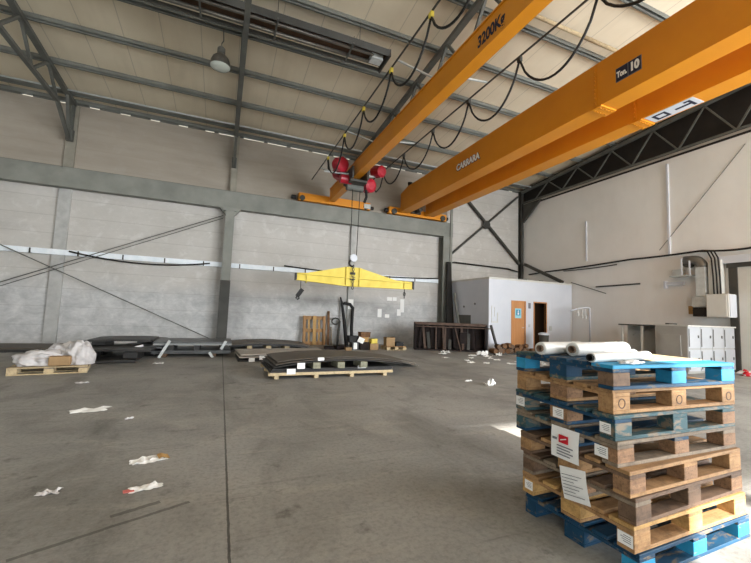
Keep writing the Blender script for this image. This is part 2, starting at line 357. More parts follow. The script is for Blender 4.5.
# eaves: short posts carry the eaves beam over the daylight slit
eb = empty('eaves_beam', (0, YB+.08, 8.34), 'grey steel eaves beam running along the top of the back wall over a slit of daylight', 'beam')
MB().bb(XL, XR, YB-.06, YB+.1, 8.41, 8.56).build('beam', 'purlin', eb, world=True)
for i in range(27):
    x = XL+.5+.95*i; MB().bb(x, x+(.16 if 9 < i < 16 or i in (17, 18) else .62), YB-.02, YB+.1, 8.34, 8.41).build('post', 'truss', eb, world=True)
# columns
M['dusty'] = mat('dusty_grey_pier', (150, 145, 132), (134, 129, 117), 3, .8)
for i, (x, w) in enumerate(((-5.22, .36), (5.29, .28))):
    t = empty('concrete_pier', (x, YB-.05, 0), ['pale concrete pier in the back wall behind the pallet of white sacks', 'pale concrete pier in the back wall behind the yellow lifting beam'][i], 'column')
    MB().bb(x-w/2, x+w/2, YB-.10, YB-.001, 0, 5.4).build('lower_pier', 'pale', t, bevel=.01, world=True)
    MB().bb(x-w/2+.03, x+w/2-.03, YB-.09, YB-.001, 5.4, 8.3).build('upper_pier', 'dusty', t, bevel=.01, world=True)
def hcol(x, w, y0, y1, z0, z1, m, name, label):
    mb = MB().bb(x-w/2, x+w/2, y0, y0+.025, z0, z1).bb(x-w/2, x+w/2, y1-.025, y1, z0, z1).bb(x-.012, x+.012, y0+.025, y1-.025, z0, z1)
    t = empty(name, (x, (y0+y1)/2, z0), label, 'column'); mb.build('shaft', m, t, world=True)
    if z0 == 0: MB().bb(x-w/2-.08, x+w/2+.08, y0-.08, y1, 0, .03).build('base_plate', 'steel_d', t, world=True)
    return t
ca = hcol(.09, .33, 15.36, 15.70, 0, 5.28, 'steel', 'steel_column', 'grey green steel column standing behind the strapped sheet stack, under the runway beam')
MB().bb(.09-.18, .09+.18, 15.34, 15.41, .03, 2.45).build('dark_casing', 'steel_d', ca, world=True)
MB().bb(-.18, .36, 15.34, 15.72, 5.16, 5.28).prism([(-.30, 15.45, 5.28), (-.075, 15.45, 5.28), (-.075, 15.45, 5.02)], (0, .3, 0)).prism([(.48, 15.45, 5.28), (.255, 15.45, 5.02), (.255, 15.45, 5.28)], (0, .3, 0)).build('capital', 'steel', ca, world=True)
ca2 = hcol(.14, .24, 15.6, 15.84, 5.99, 8.3, 'dusty', 'upper_column', 'pale upper column above the runway beam, below the middle roof truss')
cb = hcol(10.03, .46, 15.42, 15.84, 0, 5.28, 'steel', 'steel_column', 'dark grey steel column under the end of the runway beam')
MB().bb(10.17, 10.29, 15.38, 15.44, 0, 7.9).build('pale_post', 'steel', cb, world=True)
cc = hcol(14.93, .15, 15.6, 15.84, 0, 8.4, 'steel_d', 'corner_column', 'dark steel column in the corner above the white office')
MB().prism([(14.98, 15.5, 7.6), (14.98, 15.5, 6.6), (14.98, 14.3, 7.6)], (-.1, 0, 0)).build('haunch', 'steel_d', cc, world=True)
# runway beam and rail
rb = empty('runway_beam', (0, 15.6, 5.28), 'long grey green crane runway beam along the back wall', 'beam')
MB().ibeam((XL, 15.6, 5.62), (10.33, 15.6, 5.62), .68, .30, .05, .28).build('beam', 'steel', rb, world=True)
MB().bb(XL, 10.33, 15.56, 15.64, 5.96, 6.0).build('rail', 'steel_d', rb, world=True)
MB().bb(10.33, 10.36, 15.45, 15.75, 5.28, 5.98).build('end_plate', 'steel', rb, world=True)

# ------------------------------------------------------------ roof steel
PY = [15.25, 13.64, 11.93, 10.36, 8.80, 7.24, 5.62, 4.0, 2.4, .8, -.8, -2.4, -4, -5.6, -7.2, -8.8, -10.4]
for i, y in enumerate(PY):
    z = RZ(y)
    mb = MB().bb(XL, XR, y-.03, y-.022, z+.055, z+.17).bb(XL, XR, y+.01, y+.06, z, z+.010).bb(XL, XR, y-.03, y+.06, z+.16, z+.17).bb(XL, XR, y+.052, y+.06, z, z+.17)
    if i > 8: tag(mb.build('roof_purlin', 'purlin'), 'grey steel roof purlin over the front of the hall, nearer than the camera', 'purlin', 'roof purlins beyond the picture')
    else: tag(mb.build('roof_purlin', 'purlin'), 'long grey steel roof purlin, %s out from the back wall' % ORD[i], 'purlin', 'roof purlins')
def truss(x, label, ymin, m='truss', brace=True):
    t = empty('roof_truss', (x, 15.6, 7.0), label, 'truss', 'roof trusses')
    zt = lambda y: RZ(y)-.06
    MB().bar((x, 15.75, zt(15.75)), (x, ymin, zt(ymin)), .16, .11).build('top_chord', m, t, world=True)
    zb = 7.75
    MB().bar((x, 14.4, zb), (x, ymin, zb), .12, .09).build('bottom_chord', m, t, world=True)
    if brace:
        for a, b in (((15.66, 7.0), (15.75, 8.4)), ((15.6, 7.0), (14.4, 7.75)), ((15.62, 7.0), (15.1, 8.4))):
            MB().bar((x, a[0], a[1]), (x, b[0], b[1]), .14, .09, (1, 0, 0)).build('knee', m, t, world=True)
        MB().prism([(x-.09, 15.75, 7.35), (x-.09, 15.5, 7.35), (x-.09, 15.56, 6.95), (x-.09, 15.72, 6.95)], (.18, 0, 0)).build('foot', m, t, world=True)
    y = 14.4; k = 0
    while y > ymin+.4:
        yn = y-.86
        a, b = ((x, y, zb), (x, yn, zt(yn))) if k % 2 == 0 else ((x, y, zt(y)), (x, yn, zb))
        MB().bar(a, b, .07, .07).build('diagonal', m, t, world=True)
        y = yn; k += 1
    return t
truss(-5.22, 'grey lattice roof truss at the upper left over the white sacks', 3)
truss(.11, 'grey roof truss seen edge-on beside the hanging bell lamp', 3)
truss(5.3, 'grey roof truss behind the single orange girder', 3)
# end frame against the dark gable cladding
gt = empty('gable_truss', (14.85, 15.6, 7.6), 'grey lattice truss along the dark cladding above the white right wall', 'truss', 'roof trusses')
zt = lambda y: RZ(y)-.1
MB().bar((14.85, 15.55, zt(15.55)), (14.85, 1, zt(1)), .14, .12).build('top_chord', 'truss', gt, world=True)
MB().bar((14.9, 15.55, 7.7), (14.9, 1, 7.7), .1, .05).build('bottom_chord', 'truss', gt, world=True)
y = 13.8
while y > 2:
    for s in (-1, 1): MB().bar((14.87, y, zt(y)-.05), (14.87, y+s*.80, 7.72), .05, .05).build('diagonal', 'truss', gt, world=True)
    y -= 1.66
# conduits below the purlins near the back wall
tag(MB().tube([(XL, 14.85, 8.38), (XR, 14.85, 8.38)], .028, 8).build('conduit', 'galv', smooth=True), 'thin pale conduit under the roof near the back wall', 'pipe')
tag(MB().tube([(6.3, 6.75, 9.04), (8.5, 6.75, 9.04)], .05, 8).tube([(8.5, 6.75, 9.04), (12.5, 6.75, 9.04)], .05, 8).build('roof_pipe', M['softwood'], smooth=True), 'beige pipe under the roof between the two orange cranes', 'pipe')

# ------------------------------------------------------------ rods and braces on the back wall
def rod(name, a, b, r, label, m='truss'): return tag(MB().tube([a, b], r, 8).build(name, m, smooth=True), label, 'brace')
yb = 15.665
rod('wind_brace', (-.15, yb, 5.01), (-10.4, yb, .16), .016, 'thin steel brace rod rising to the column top, upper of the close pair')
rod('wind_brace', (-.15, yb, 4.90), (-10.4, yb, .02), .013, 'thin steel brace rod rising to the column top, lower of the close pair')
rod('wind_brace', (-.2, 15.61, .16), (-10.4, 15.61, 4.88), .016, 'thin steel brace rod falling to the foot of the column')
xb = empty('cross_brace', (12.6, 15.74, 4.3), 'large dark steel cross brace on the wall above the white office', 'brace')
MB().bar((10.3, 15.74, 4.35), (14.75, 15.74, 8.1), .08, .12, (0, 1, 0)).build('bar', 'steel_d', xb, world=True)
MB().bar((10.35, 15.70, 8.25), (14.80, 15.70, 4.34), .10, .15, (0, 1, 0)).build('bar', 'steel_d', xb, world=True)
MB().lathe([(0, -.04), (.22, -.04), (.22, .04), (0, .04)], (12.56, 15.66, 6.23), (0, 1, 0), 14).build('gusset', 'steel_d', xb, world=True)
tag(MB().bar((14.86, 15.36, 4.3), (14.86, 12.95, 3.19), .12, .14).build('strut', 'steel_d'), 'dark steel strut leaning from the corner column over the office roof', 'brace')
tag(MB().tube([(14.98, 12.6, 3.17), (14.98, 10.9, 2.60)], .02, 6).build('wall_rod', 'truss', smooth=True), 'thin grey rod on the right wall beside the office', 'brace')
# bright trunking along the back wall
tr = empty('cable_trunking', (0, 15.78, 3.0), 'long pale metal cable trunking clipped along the back wall', 'trunking')
MB().bb(XL, 9.75, 15.72, 15.80, 2.98, 3.17).build('trunk', 'trunk', tr, world=True, bevel=.01)
for i in range(15):
    x = -9.9+1.31*i; MB().bb(x-.02, x+.02, 15.70, 15.85, 2.98, 3.15).build('clip', 'steel_d', tr, world=True)
def sag(a, b, d, n=12):
    a, b = Vector(a), Vector(b); return [a.lerp(b, t/n)-Vector((0, 0, 4*d*(t/n)*(1-t/n))) for t in range(n+1)]
def cable(pts, r, name, label, m='cable'): return tag(MB().tube(pts, r, 6).build(name, m, smooth=True), label, 'cable')
cable(sag((-4.9, 15.66, 3.12), (-.5, 15.66, 3.08), .22), .03, 'wall_cable', 'dark cable sagging beside the pale trunking left of the grey column')
cable(sag((2.3, 15.66, 3.22), (9.7, 15.66, 3.2), .12), .03, 'wall_cable', 'dark cable along the pale trunking behind the yellow lifting beam')
cable([(10.35, 15.7, 2.3), (10.38, 15.7, 4.02), (10.6, 15.7, 4.08), (14.0, 15.7, 4.03), (14.6, 15.6, 3.9)], .045, 'wall_cable', 'thick dark cable over the office between the two dark columns')
cable([(15.0, 15.2, 3.75)]+sag((15.0, 14.0, 3.80), (14.95, 9.8, 3.92), .02, 6)+sag((14.95, 9.8, 3.92), (14.95, 7.5, 3.93), .02, 4)+sag((14.95, 7.4, 3.93), (14.95, 5.2, 3.98), .12, 8), .035, 'wall_cable', 'black cable along the right wall above the lockers and the gate')
cable(sag((14.97, 13.0, 3.74), (14.97, 10.4, 3.78), .03, 6), .022, 'wall_cable', 'short thin cable along the right wall above the office corner')
tag(MB().tube([(14.98, 11.35, 2.90), (14.98, 9.5, 2.93)], .03, 8).build('wall_rail', 'steel_d', smooth=True), 'short dark rail on the right wall above the white pipe frame', 'rail')
tag(MB().bb(14.99, 15.05, 8.42, 8.49, 3.95, 7.35).build('cable_duct', 'white'), 'thin white vertical cable duct high on the right wall', 'duct')

# ------------------------------------------------------------ the double girder crane
dc = empty('overhead_crane', (8.2, 1.8, 5.99), 'big orange double girder overhead crane with a 10 ton plate', 'crane')
GE = -11.5
def girder(x0, x1, name):
    mb = MB().prism([(x0, 15.28, 6.12), (x0, 15.28, 6.95), (x0, 14.6, 7.10), (x0, GE, 7.10), (x0, GE, 6.12)], (x1-x0, 0, 0))
    mb.bb(x0-.012, x1+.012, GE, 15.30, 6.10, 6.125)
    g = mb.build(name, 'orange', dc, world=True)
    for y in (5.52,):
        j = MB().bb(x0-.03, x0-.012, y-.035, y+.035, 6.13, 7.05).bb(x0-.02, x1+.02, y-.14, y+.14, 6.075, 6.10).build('splice', 'orange', g, world=True)
        bo = MB()
        for k in range(9): bo.lathe([(0, -.022), (.018, -.022), (.02, 0)], (x0-.03, y, 6.2+.1*k), (1, 0, 0), 6)
        for ix in range(5):
            for iy in (-1, 1): bo.lathe([(.02, .02), (.018, 0), (0, 0)], (x0+.05+.085*ix, y+.07*iy, 6.055), (0, 0, 1), 6)
        bo.build('bolts', 'orange', g, world=True)
    return g
g1 = girder(7.35, 7.80, 'girder'); g2 = girder(8.67, 9.13, 'girder')
tk = MB().bb(6.85, 9.95, 15.42, 15.70, 6.02, 6.34).build('end_truck', 'orange', dc, world=True, bevel=.02)
for x in (7.1, 9.72): MB().lathe([(0, -.07), (.13, -.07), (.13, .07), (0, .07)], (x, 15.42, 6.13), (0, 1, 0), 16).build('wheel', 'steel_d', dc, world=True)
for x, s in ((6.8, -1), (9.98, 1)): MB().tube([(x-.1, 15.56, 6.18), (x+.1, 15.56, 6.18)], .09, 10).build('buffer', 'black', dc, world=True)
MB().bb(7.95, 8.45, 15.30, 15.46, 6.14, 6.34).tube([(8.2, 15.2, 6.22), (8.2, 14.85, 6.22)], .1, 10).build('drive_motor', 'steel_d', dc, world=True)
MB().bb(7.5, 7.58, 14.7, 14.78, 7.1, 7.25).lathe([(0, .0), (.09, .0), (.11, .12), (0, .16)], (7.54, 14.74, 7.23), (0, 0, 1), 10).build('warning_lamp', 'black', dc, world=True)
# name, capacity plate and the plate under the rear flange
wm = lambda y, z, x=7.347: frame_mtx((x-dc.location.x, y-dc.location.y, z-dc.location.z), (0, -1, 0), (0, 0, 1))
text('CARRARA', .30, 'lettering', 'ink', dc, wm(10.18, 6.575, 7.346), .002, .93, .030)
text('CARRARA', .30, 'lettering', 'paper', dc, wm(10.18, 6.58, 7.338), .002, .93, .013)
pl = MB().bb(7.338, 7.349, 4.53, 5.05, 6.40, 6.70).build('capacity_plate', 'paper_d', dc, world=True)
MB().bb(7.335, 7.339, 4.80, 5.04, 6.41, 6.69).bb(7.335, 7.339, 4.54, 4.785, 6.41, 6.69).build('plate_field', 'ink', dc, world=True)
text('Ton.', .17, 'lettering', 'paper', dc, wm(4.92, 6.545, 7.334), .001, .66, .009)
text('10', .24, 'lettering', 'paper', dc, wm(4.665, 6.55, 7.334), .001, .78, .014)
ar = MB().bb(8.70, 9.10, 4.38, 5.34, 6.094, 6.099).build('marking_plate', 'white', dc, world=True)
zz = 6.0925
mk = MB()
for a in ((8.78, 9.04, 5.18, 5.24), (8.78, 9.04, 4.96, 5.02), (8.78, 8.84, 5.0, 5.2), (8.98, 9.04, 5.0, 5.2), (8.88, 8.95, 4.52, 4.82), (8.76, 9.05, 4.47, 4.53), (8.76, 8.82, 4.53, 4.6)): mk.bb(a[0], a[1], a[2], a[3], zz-.001, zz+.001)
mk.build('marking', 'ink', dc, world=True)

# ------------------------------------------------------------ the single girder crane
sc_ = empty('overhead_crane', (4.1, 1.8, 5.99), 'slim orange single girder overhead crane marked 3200Kg', 'crane')
MB().bb(3.99, 4.20, GE, 15.28, 6.12, 6.63).bb(3.965, 4.225, GE, 15.28, 6.10, 6.13).bb(3.965, 4.225, GE, 15.28, 6.61, 6.64).build('girder', 'orange', sc_, world=True)
MB().bb(2.70, 5.92, 15.40, 15.70, 6.01, 6.34).build('end_truck', 'orange', sc_, world=True, bevel=.02)
for x in (2.85, 5.7): MB().lathe([(0, -.07), (.11, -.07), (.11, .07), (0, .07)], (x, 15.42, 6.11), (0, 1, 0), 16).build('wheel', 'steel_d', sc_, world=True)
for x in (2.52, 6.02): MB().tube([(x-.1, 15.56, 6.15), (x+.1, 15.56, 6.15)], .08, 10).build('buffer', 'black', sc_, world=True)
MB().bb(5.6, 5.9, 15.34, 15.46, 6.05, 6.25).build('drive_motor', 'galv', sc_, world=True)
text('3200Kg', .30, 'lettering', 'ink', sc_, frame_mtx((3.986-sc_.location.x, 4.93-sc_.location.y, 6.34-sc_.location.z), (0, -1, 0), (0, 0, 1)), .002, .76, .010)
for y in (13.6, 10.4, 6.9, 3.8):
    MB().bar((3.12, y, 6.82), (4.1, y, 6.66), .035, .035).bar((5.36, y-.2, 6.82), (4.1, y-.2, 6.66), .035, .035).build('festoon_arm', 'galv', sc_, world=True)
# festoon cables on both sides of the single girder
def festoon(x, label, ys, sags, first=None):
    t = empty('festoon_cable', (x, ys[0], 6.78), label, 'cable', 'festoon cables of the single girder crane')
    MB().tube([(x, 14.95, 6.80), (x, -4, 6.80)], .022, 6).build('track', 'steel_d', t, world=True)
    for y in ys:
        MB().bb(x-.035, x+.035, y-.05, y+.05, 6.68, 6.79).build('cable_trolley', 'yellow' if x < 4 else 'steel_d', t, world=True, bevel=.01)
    for k in range(len(ys)-1):
        a, b = Vector((x, ys[k]-.02, 6.68)), Vector((x, ys[k+1]+.02, 6.68)); n = 14
        pts = []
        for i in range(n+1):
            u = i/n; p = a.lerp(b, u); w = 1-(2*u-1)**2; p.z -= sags[k % len(sags)]*(w**.75); pts.append(p)
        MB().tube(pts, .024, 6).build('cable_loop', 'cable', t, world=True, smooth=True)
    if first: MB().tube(first, .024, 6).build('cable_end', 'cable', t, world=True, smooth=True)
    return t
festoon(3.12, 'black festoon cable with yellow trolleys left of the single orange girder', [12.42, 10.55, 8.9, 7.17, 5.47, 3.8, 2.0], [.75, .65, .62, .66, .62],
        [(3.12, 12.45, 6.68), (3.14, 12.4, 6.35), (3.2, 12.25, 6.2), (3.6, 12.2, 6.15)])
festoon(5.36, 'black festoon cable on the right of the single orange girder', [12.7, 11.0, 9.12, 7.42, 5.7, 3.95, 2.2], [.62, .7, .74, .78, .8],
        [(5.36, 12.7, 6.68), (5.2, 12.6, 6.1), (5.0, 12.5, 5.85), (4.75, 12.3, 5.95)])

# red hoist
ho = empty('rope_hoist', (4.1, 12.2, 5.75), 'red motor hoist trolley hanging on the single orange girder', 'hoist')
W_ = dict(world=True)
MB().bb(3.80, 3.86, 11.7, 12.7, 5.95, 6.35).bb(4.34, 4.40, 11.7, 12.7, 5.95, 6.35).bb(3.8, 4.4, 11.85, 12.55, 5.88, 5.96).build('side_frame', 'steel_d', ho, **W_)
for (x, y, z, r, l, nm) in ((3.45, 12.0, 6.42, .24, .32, 'motor'), (3.62, 12.65, 6.36, .22, .3, 'motor'), (4.85, 12.0, 6.42, .2, .42, 'motor'), (4.62, 12.35, 5.98, .24, .36, 'motor')):
    mb = MB().lathe([(0, -l/2-.04), (r*.55, -l/2-.04), (r, -l/2), (r, l/2), (r*.6, l/2+.05), (0, l/2+.05)], (x, y, z), (.35, -1, -.25), 18)
    for k in range(8):
        a = 2*PI*k/8; q = Vector((.35, -1, -.25)).normalized(); e1 = q.cross(Vector((0, 0, 1))).normalized(); e2 = q.cross(e1); ce = Vector((x, y, z))+(e1*math.cos(a)+e2*math.sin(a))*r*1.03; mb.bar(ce-q*l*.4, ce+q*l*.4, .025, .03)
    mb.build(nm, 'red', ho, **W_)
MB().lathe([(0, -.2), (.16, -.2), (.16, .2), (0, .2)], (3.72, 12.2, 6.02), (1, 0, 0), 14).build('gearbox', 'red', ho, **W_)
MB().tube([(2.95, 12.2, 6.17), (5.0, 12.1, 6.27)], .03, 8).build('crossbar', 'galv', ho, **W_)
MB().lathe([(0, -.3), (.12, -.3), (.12, .3), (0, .3)], (4.1, 12.3, 5.80), (1, 0, 0), 16).build('drum', 'truss', ho, **W_)
MB().tube([(4.5, 12.2, 5.75), (4.52, 12.2, 5.5), (4.45, 12.2, 5.3)], .05, 8).build('limit_switch', 'black', ho, **W_)
for x in (3.99, 4.27): MB().tube([(x, 12.2, 5.7), (4.11+(x-4.11)*.8, 12.2, 3.38)], .012, 6).build('wire_rope', 'cable', ho, **W_)
hb = MB().lathe([(0, -.06), (.13, -.06), (.14, 0), (.13, .06), (0, .06)], (4.13, 12.2, 3.28), (0, 1, 0), 16).build('hook_block', 'white', ho, **W_)
arc = [(4.08+.09*math.cos(a), 12.2, 3.10+.11*math.sin(a)) for a in [PI*.5+i*PI*1.35/10 for i in range(11)]]
MB().tube(arc, [.02, .025, .03, .034, .036, .036, .034, .03, .026, .02, .012], 8).build('hook', 'black', ho, smooth=True, **W_)

# yellow spreader beam
sp = empty('lifting_beam', (4.2, 12.2, 2.3), 'yellow steel lifting beam hanging from the red hoist', 'lifting beam')
pf = [(2.20, 2.40), (2.20, 2.63), (2.55, 2.65), (3.88, 2.96), (4.36, 2.96), (5.75, 2.62), (6.45, 2.60), (6.45, 2.33), (4.36, 2.30), (3.88, 2.30)]
MB().prism([(x, 12.17, z) for x, z in pf], (0, .06, 0)).build('web', 'yellow', sp, bevel=.006, **W_)
MB().bar((2.2, 12.2, 2.40), (3.88, 12.2, 2.30), .16, .025).bar((3.88, 12.2, 2.30), (4.36, 12.2, 2.30), .16, .025).bar((4.36, 12.2, 2.30), (6.45, 12.2, 2.33), .16, .025).build('bottom_flange', 'yellow', sp, **W_)
MB().bar((2.25, 12.2, 2.60), (6.4, 12.2, 2.55), .22, .03).build('middle_flange', 'yellow', sp, **W_)
for x in (2.53, 3.88, 4.36, 6.1): MB().bb(x-.012, x+.012, 12.12, 12.28, 2.32, 2.60 if abs(x-4.2) > 1 else 2.95).build('stiffener', 'yellow', sp, **W_)
MB().bb(6.44, 6.50, 12.12, 12.28, 2.32, 2.62).bb(2.16, 2.21, 12.12, 12.28, 2.39, 2.62).build('end_plate', 'steel_d', sp, **W_)
for k in range(8):
    z = 2.98-.105*k
    MB().tube([(4.11+.035*math.cos(a)*(1 if k % 2 else .5), 12.10+.0*a, z+.055*math.sin(a)) for a in [i*2*PI/8 for i in range(9)]], .013, 5).build('chain_link', 'steel_d', sp, **W_)
MB().bb(4.02, 4.20, 12.13, 12.17, 2.52, 2.62).bb(4.02, 4.20, 12.13, 12.17, 2.70, 2.78).build('clamp', 'steel_d', sp, **W_)
MB().tube([(2.36, 12.2, 2.40), (2.36, 12.2, 2.08)], .012, 6).build('chain', 'steel_d', sp, **W_)
MB().bar((2.42, 12.2, 2.10), (2.26, 12.2, 1.86), .09, .13).tube([(2.28, 12.2, 1.9), (2.22, 12.2, 1.80), (2.28, 12.2, 1.76), (2.34, 12.2, 1.82)], .025, 6).build('end_hook', 'black', sp, **W_)
MB().tube([(6.14, 12.2, 2.33), (6.14, 12.2, 1.98)], .016, 6).tube([(6.14+.045*math.cos(a), 12.2, 2.14+.07*math.sin(a)) for a in [i*2*PI/8 for i in range(9)]], .014, 5).build('shackle', 'steel_d', sp, **W_)

# ------------------------------------------------------------ heater and lamp under the roof
ht = empty('radiant_heater', (0.6, 9.05, 8.2), 'long dark radiant tube heater hung under the roof', 'heater')
MB().bar((-3.2, 8.66, 8.32), (3.72, 8.66, 8.32), .02, .16, (0, -.45, 1)).bar((-3.2, 9.42, 8.32), (3.72, 9.42, 8.32), .02, .16, (0, .45, 1)).bb(-3.2, 3.72, 8.72, 9.36, 8.40, 8.42).build('hood', 'steel_d', ht, **W_)
MB().bb(-3.2, 3.72, 8.70, 9.38, 8.385, 8.40).build('lining', 'dark', ht, **W_)
MB().bb(3.70, 3.74, 8.64, 9.42, 8.22, 8.42).build('end_cap', 'steel_d', ht, **W_)
for y in (8.88, 9.2): MB().tube([(-3.15, y, 8.31), (3.25, y, 8.31)], .05, 10).build('tube', 'reflector', ht, smooth=True, **W_)
MB().tube([(3.2+.16*math.sin(a), 9.04-.16*math.cos(a), 8.31) for a in [i*PI/10 for i in range(11)]], .05, 10).build('tube_bend', 'reflector', ht, smooth=True, **W_)
MB().bb(3.3, 3.62, 8.9, 9.16, 8.24, 8.40).build('burner_box', 'galv', ht, **W_)
for x in (-2.6, -.9, .8, 2.7): MB().bb(x-.02, x+.02, 8.64, 9.44, 8.25, 8.28).build('bracket', 'truss', ht, **W_)
for x in (-2.6, .8, 2.9):
    for y in (8.8, 9.3): MB().tube([(x, y, 8.4), (x, y, RZ(y)+.1)], .008, 5).build('hanger', 'steel_d', ht, **W_)
lp = empty('bell_lamp', (-.44, 10.36, 7.70), 'grey bell shaped factory lamp hanging by the edge-on roof truss', 'lamp')
MB().lathe([(.255, .04), (.245, .16), (.20, .28), (.12, .36), (.09, .40)], (-.44, 10.36, 7.72), (0, 0, 1), 24).lathe([(.24, .045), (.235, .15), (.19, .27), (.11, .35), (.0, .37)], (-.44, 10.36, 7.72), (0, 0, 1), 24).build('shade', 'reflector', lp, smooth=True, **W_)
MB().lathe([(.25, .05), (.22, .02), (.12, -.005), (0, -.012)], (-.44, 10.36, 7.72), (0, 0, 1), 24).build('lens', 'glass', lp, smooth=True, **W_)
MB().lathe([(.09, .0), (.10, .03), (.10, .17), (.05, .22), (0, .22)], (-.44, 10.36, 8.10), (0, 0, 1), 16).build('gear_housing', 'truss', lp, smooth=True, **W_)
MB().tube([(-.44, 10.36, 8.3), (-.44, 10.36, 8.42), (-.40, 10.36, 8.50), (-.42, 10.36, RZ(10.36)+.02)], .015, 6).build('hanger', 'steel_d', lp, **W_)

# ------------------------------------------------------------ office in the corner
OX, OY = 10.27, 12.6
of = empty('office_cabin', (12.6, 14.0, 0), 'white panelled office cabin built into the far right corner', 'cabin')
D1 = (11.50, 12.20); D2 = (12.74, 13.42); DZ = 2.12
fr = MB().bb(OX, D1[0], OY, OY+.08, 0, 3.02).bb(D1[1], D2[0], OY, OY+.08, 0, 3.02).bb(D2[1], 15.02, OY, OY+.08, 0, 3.02).bb(D1[0], D1[1], OY, OY+.08, DZ, 3.02).bb(D2[0], D2[1], OY, OY+.08, DZ, 3.02)
fr.build('front_wall', 'white', of, **W_)
MB().bb(OX, OX+.08, OY+.08, 15.70, 0, 3.02).build('side_wall', 'white', of, **W_)
MB().bb(OX-.02, 15.02, OY-.03, 15.70, 3.02, 3.10).build('roof', 'greybox', of, **W_)
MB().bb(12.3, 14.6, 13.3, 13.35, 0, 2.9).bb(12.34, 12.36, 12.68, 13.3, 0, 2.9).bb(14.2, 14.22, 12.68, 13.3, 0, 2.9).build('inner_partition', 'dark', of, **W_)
def door_frame(a, b, nm): MB().bb(a-.05, a, OY-.02, OY+.1, 0, DZ+.05).bb(b, b+.05, OY-.02, OY+.1, 0, DZ+.05).bb(a, b, OY-.02, OY+.1, DZ, DZ+.05).build(nm, 'doorwood', of, **W_)
door_frame(*D1, 'door_frame'); door_frame(*D2, 'door_frame')
dl = MB().bb(D1[0]+.01, D1[1]-.01, OY+.0, OY+.045, .01, DZ).build('door', 'doorwood', of, **W_)
MB().tube([(12.12, OY-.02, 1.02), (12.12, OY-.06, 1.02), (12.0, OY-.06, 1.02)], .012, 6).build('door_handle', 'galv', dl, **W_)
sg = MB().bb(11.66, 12.0, OY-.008, OY, 1.42, 1.84).build('door_sign', mat('pale_blue_sign', (150, 206, 220), None, rough=.6), dl, **W_)
MB().bb(11.72, 11.94, OY-.014, OY-.008, 1.54, 1.78).build('sign_field', mat('sign_blue', (60, 140, 176), None, rough=.6), dl, **W_)
MB().lathe([(0, -.003), (.035, -.003), (.035, .003), (0, .003)], (11.83, OY-.016, 1.72), (0, 1, 0), 12).bb(11.79, 11.87, OY-.018, OY-.014, 1.57, 1.67).build('sign_figure', 'paper', dl, **W_)
dd = MB().bb(D2[0]+.02, D2[0]+.06, OY+.1, OY+.78, .01, DZ-.02).build('open_door', 'doorwood', of, **W_)
MB().bb(12.40, 12.53, OY-.01, OY, 1.86, 2.10).build('small_sign', 'paper_d', of, **W_)
MB().bb(12.42, 12.50, OY-.015, OY, 1.05, 1.17).bb(13.62, 13.75, OY-.02, OY, .92, 1.12).build('wall_switch', 'galv', of, **W_)
MB().bb(10.40, 10.43, OY-.02, OY, 1.2, 1.9).bb(10.40, 10.75, OY-.02, OY, 1.2, 1.25).bb(10.70, 10.74, OY-.02, OY, 1.2, 1.62).bb(10.55, 10.57, OY-.02, OY, 1.45, 1.85).build('bracket', 'greybox', of, **W_)
MB().bb(10.262, 10.27, 13.8, 14.7, 1.0, 1.48).build('side_panel', 'truss', of, **W_)
for y, z in ((13.5, 1.98), (14.3, 1.86)): MB().lathe([(0, -.02), (.05, -.02), (.05, .02), (0, .02)], (10.26, y, z), (1, 0, 0), 10).build('vent', 'paper_d', of, **W_)
for i, (x, l) in enumerate(((12.0, .5), (13.2, .25))): MB().tube([(x, 12.75, 3.13), (x+l, 12.8, 3.15)], .025, 6).build('roof_debris', 'truss', of, **W_)
# white pipe frame beside the office
pfm = empty('pipe_frame', (14.5, 11.5, 0), 'white pipe frame with dangling hoses right of the office', 'frame')
MB().tube([(14.78, 11.5, 0), (14.78, 11.5, 1.95), (14.70, 11.5, 1.99), (14.3, 11.55, 1.96), (13.75, 11.6, 1.82)], .035, 8).build('post', 'white', pfm, smooth=True, **W_)
MB().tube([(13.78, 11.6, 0), (13.78, 11.6, 1.83)], .015, 6).build('thin_post', 'greybox', pfm, **W_)
for x, z in ((14.1, 1.72), (14.35, 1.62), (14.55, 1.60)): MB().tube([(x, 11.54, 1.95), (x, 11.52, z)], .022, 6).lathe([(0, 0), (.04, 0), (.05, .12), (0, .12)], (x, 11.52, z-.1), (0, 0, 1), 8).build('hose', 'greybox', pfm, **W_)

# ------------------------------------------------------------ lockers, cabinets and ducts by the right wall
lk = empty('locker_block', (13.7, 7.0, 0), 'block of pale grey metal lockers in front of the right wall', 'lockers')
LX0, LX1, LY = 12.50, 14.90, 6.62
MB().bb(LX0, LX1, LY+.02, 7.5, .06, 1.36).bb(LX0+.05, LX1-.05, LY+.06, 7.45, 0, .06).build('body', 'lockshade', lk, **W_)
MB().bb(LX0-.03, LX1+.03, LY-.03, 7.53, 1.36, 1.40).build('top', 'greybox', lk, **W_)
nc = 4; cw = (LX1-LX0)/nc
for i in range(nc):
    for k in range(2):
        x0 = LX0+i*cw+.012; z0 = .08+k*.65
        d = MB().bb(x0, x0+cw-.024, LY, LY+.02, z0, z0+.62).build('door', 'lock', lk, **W_)
        MB().bb(x0+cw*.76, x0+cw*.82, LY-.02, LY, z0+.30, z0+.38).build('handle', 'truss', d, world=True)
        MB().bb(x0+.02, x0+.05, LY-.012, LY, z0+.05, z0+.57).build('hinge', 'truss', d, world=True)
MB().bb(12.47, 12.50, 6.8, 7.35, .5, 1.1).build('side_grille', 'lockshade', lk, **W_)
wt = empty('work_table', (13.5, 8.3, 0), 'low grey table with a dark edge left of the lockers', 'table')
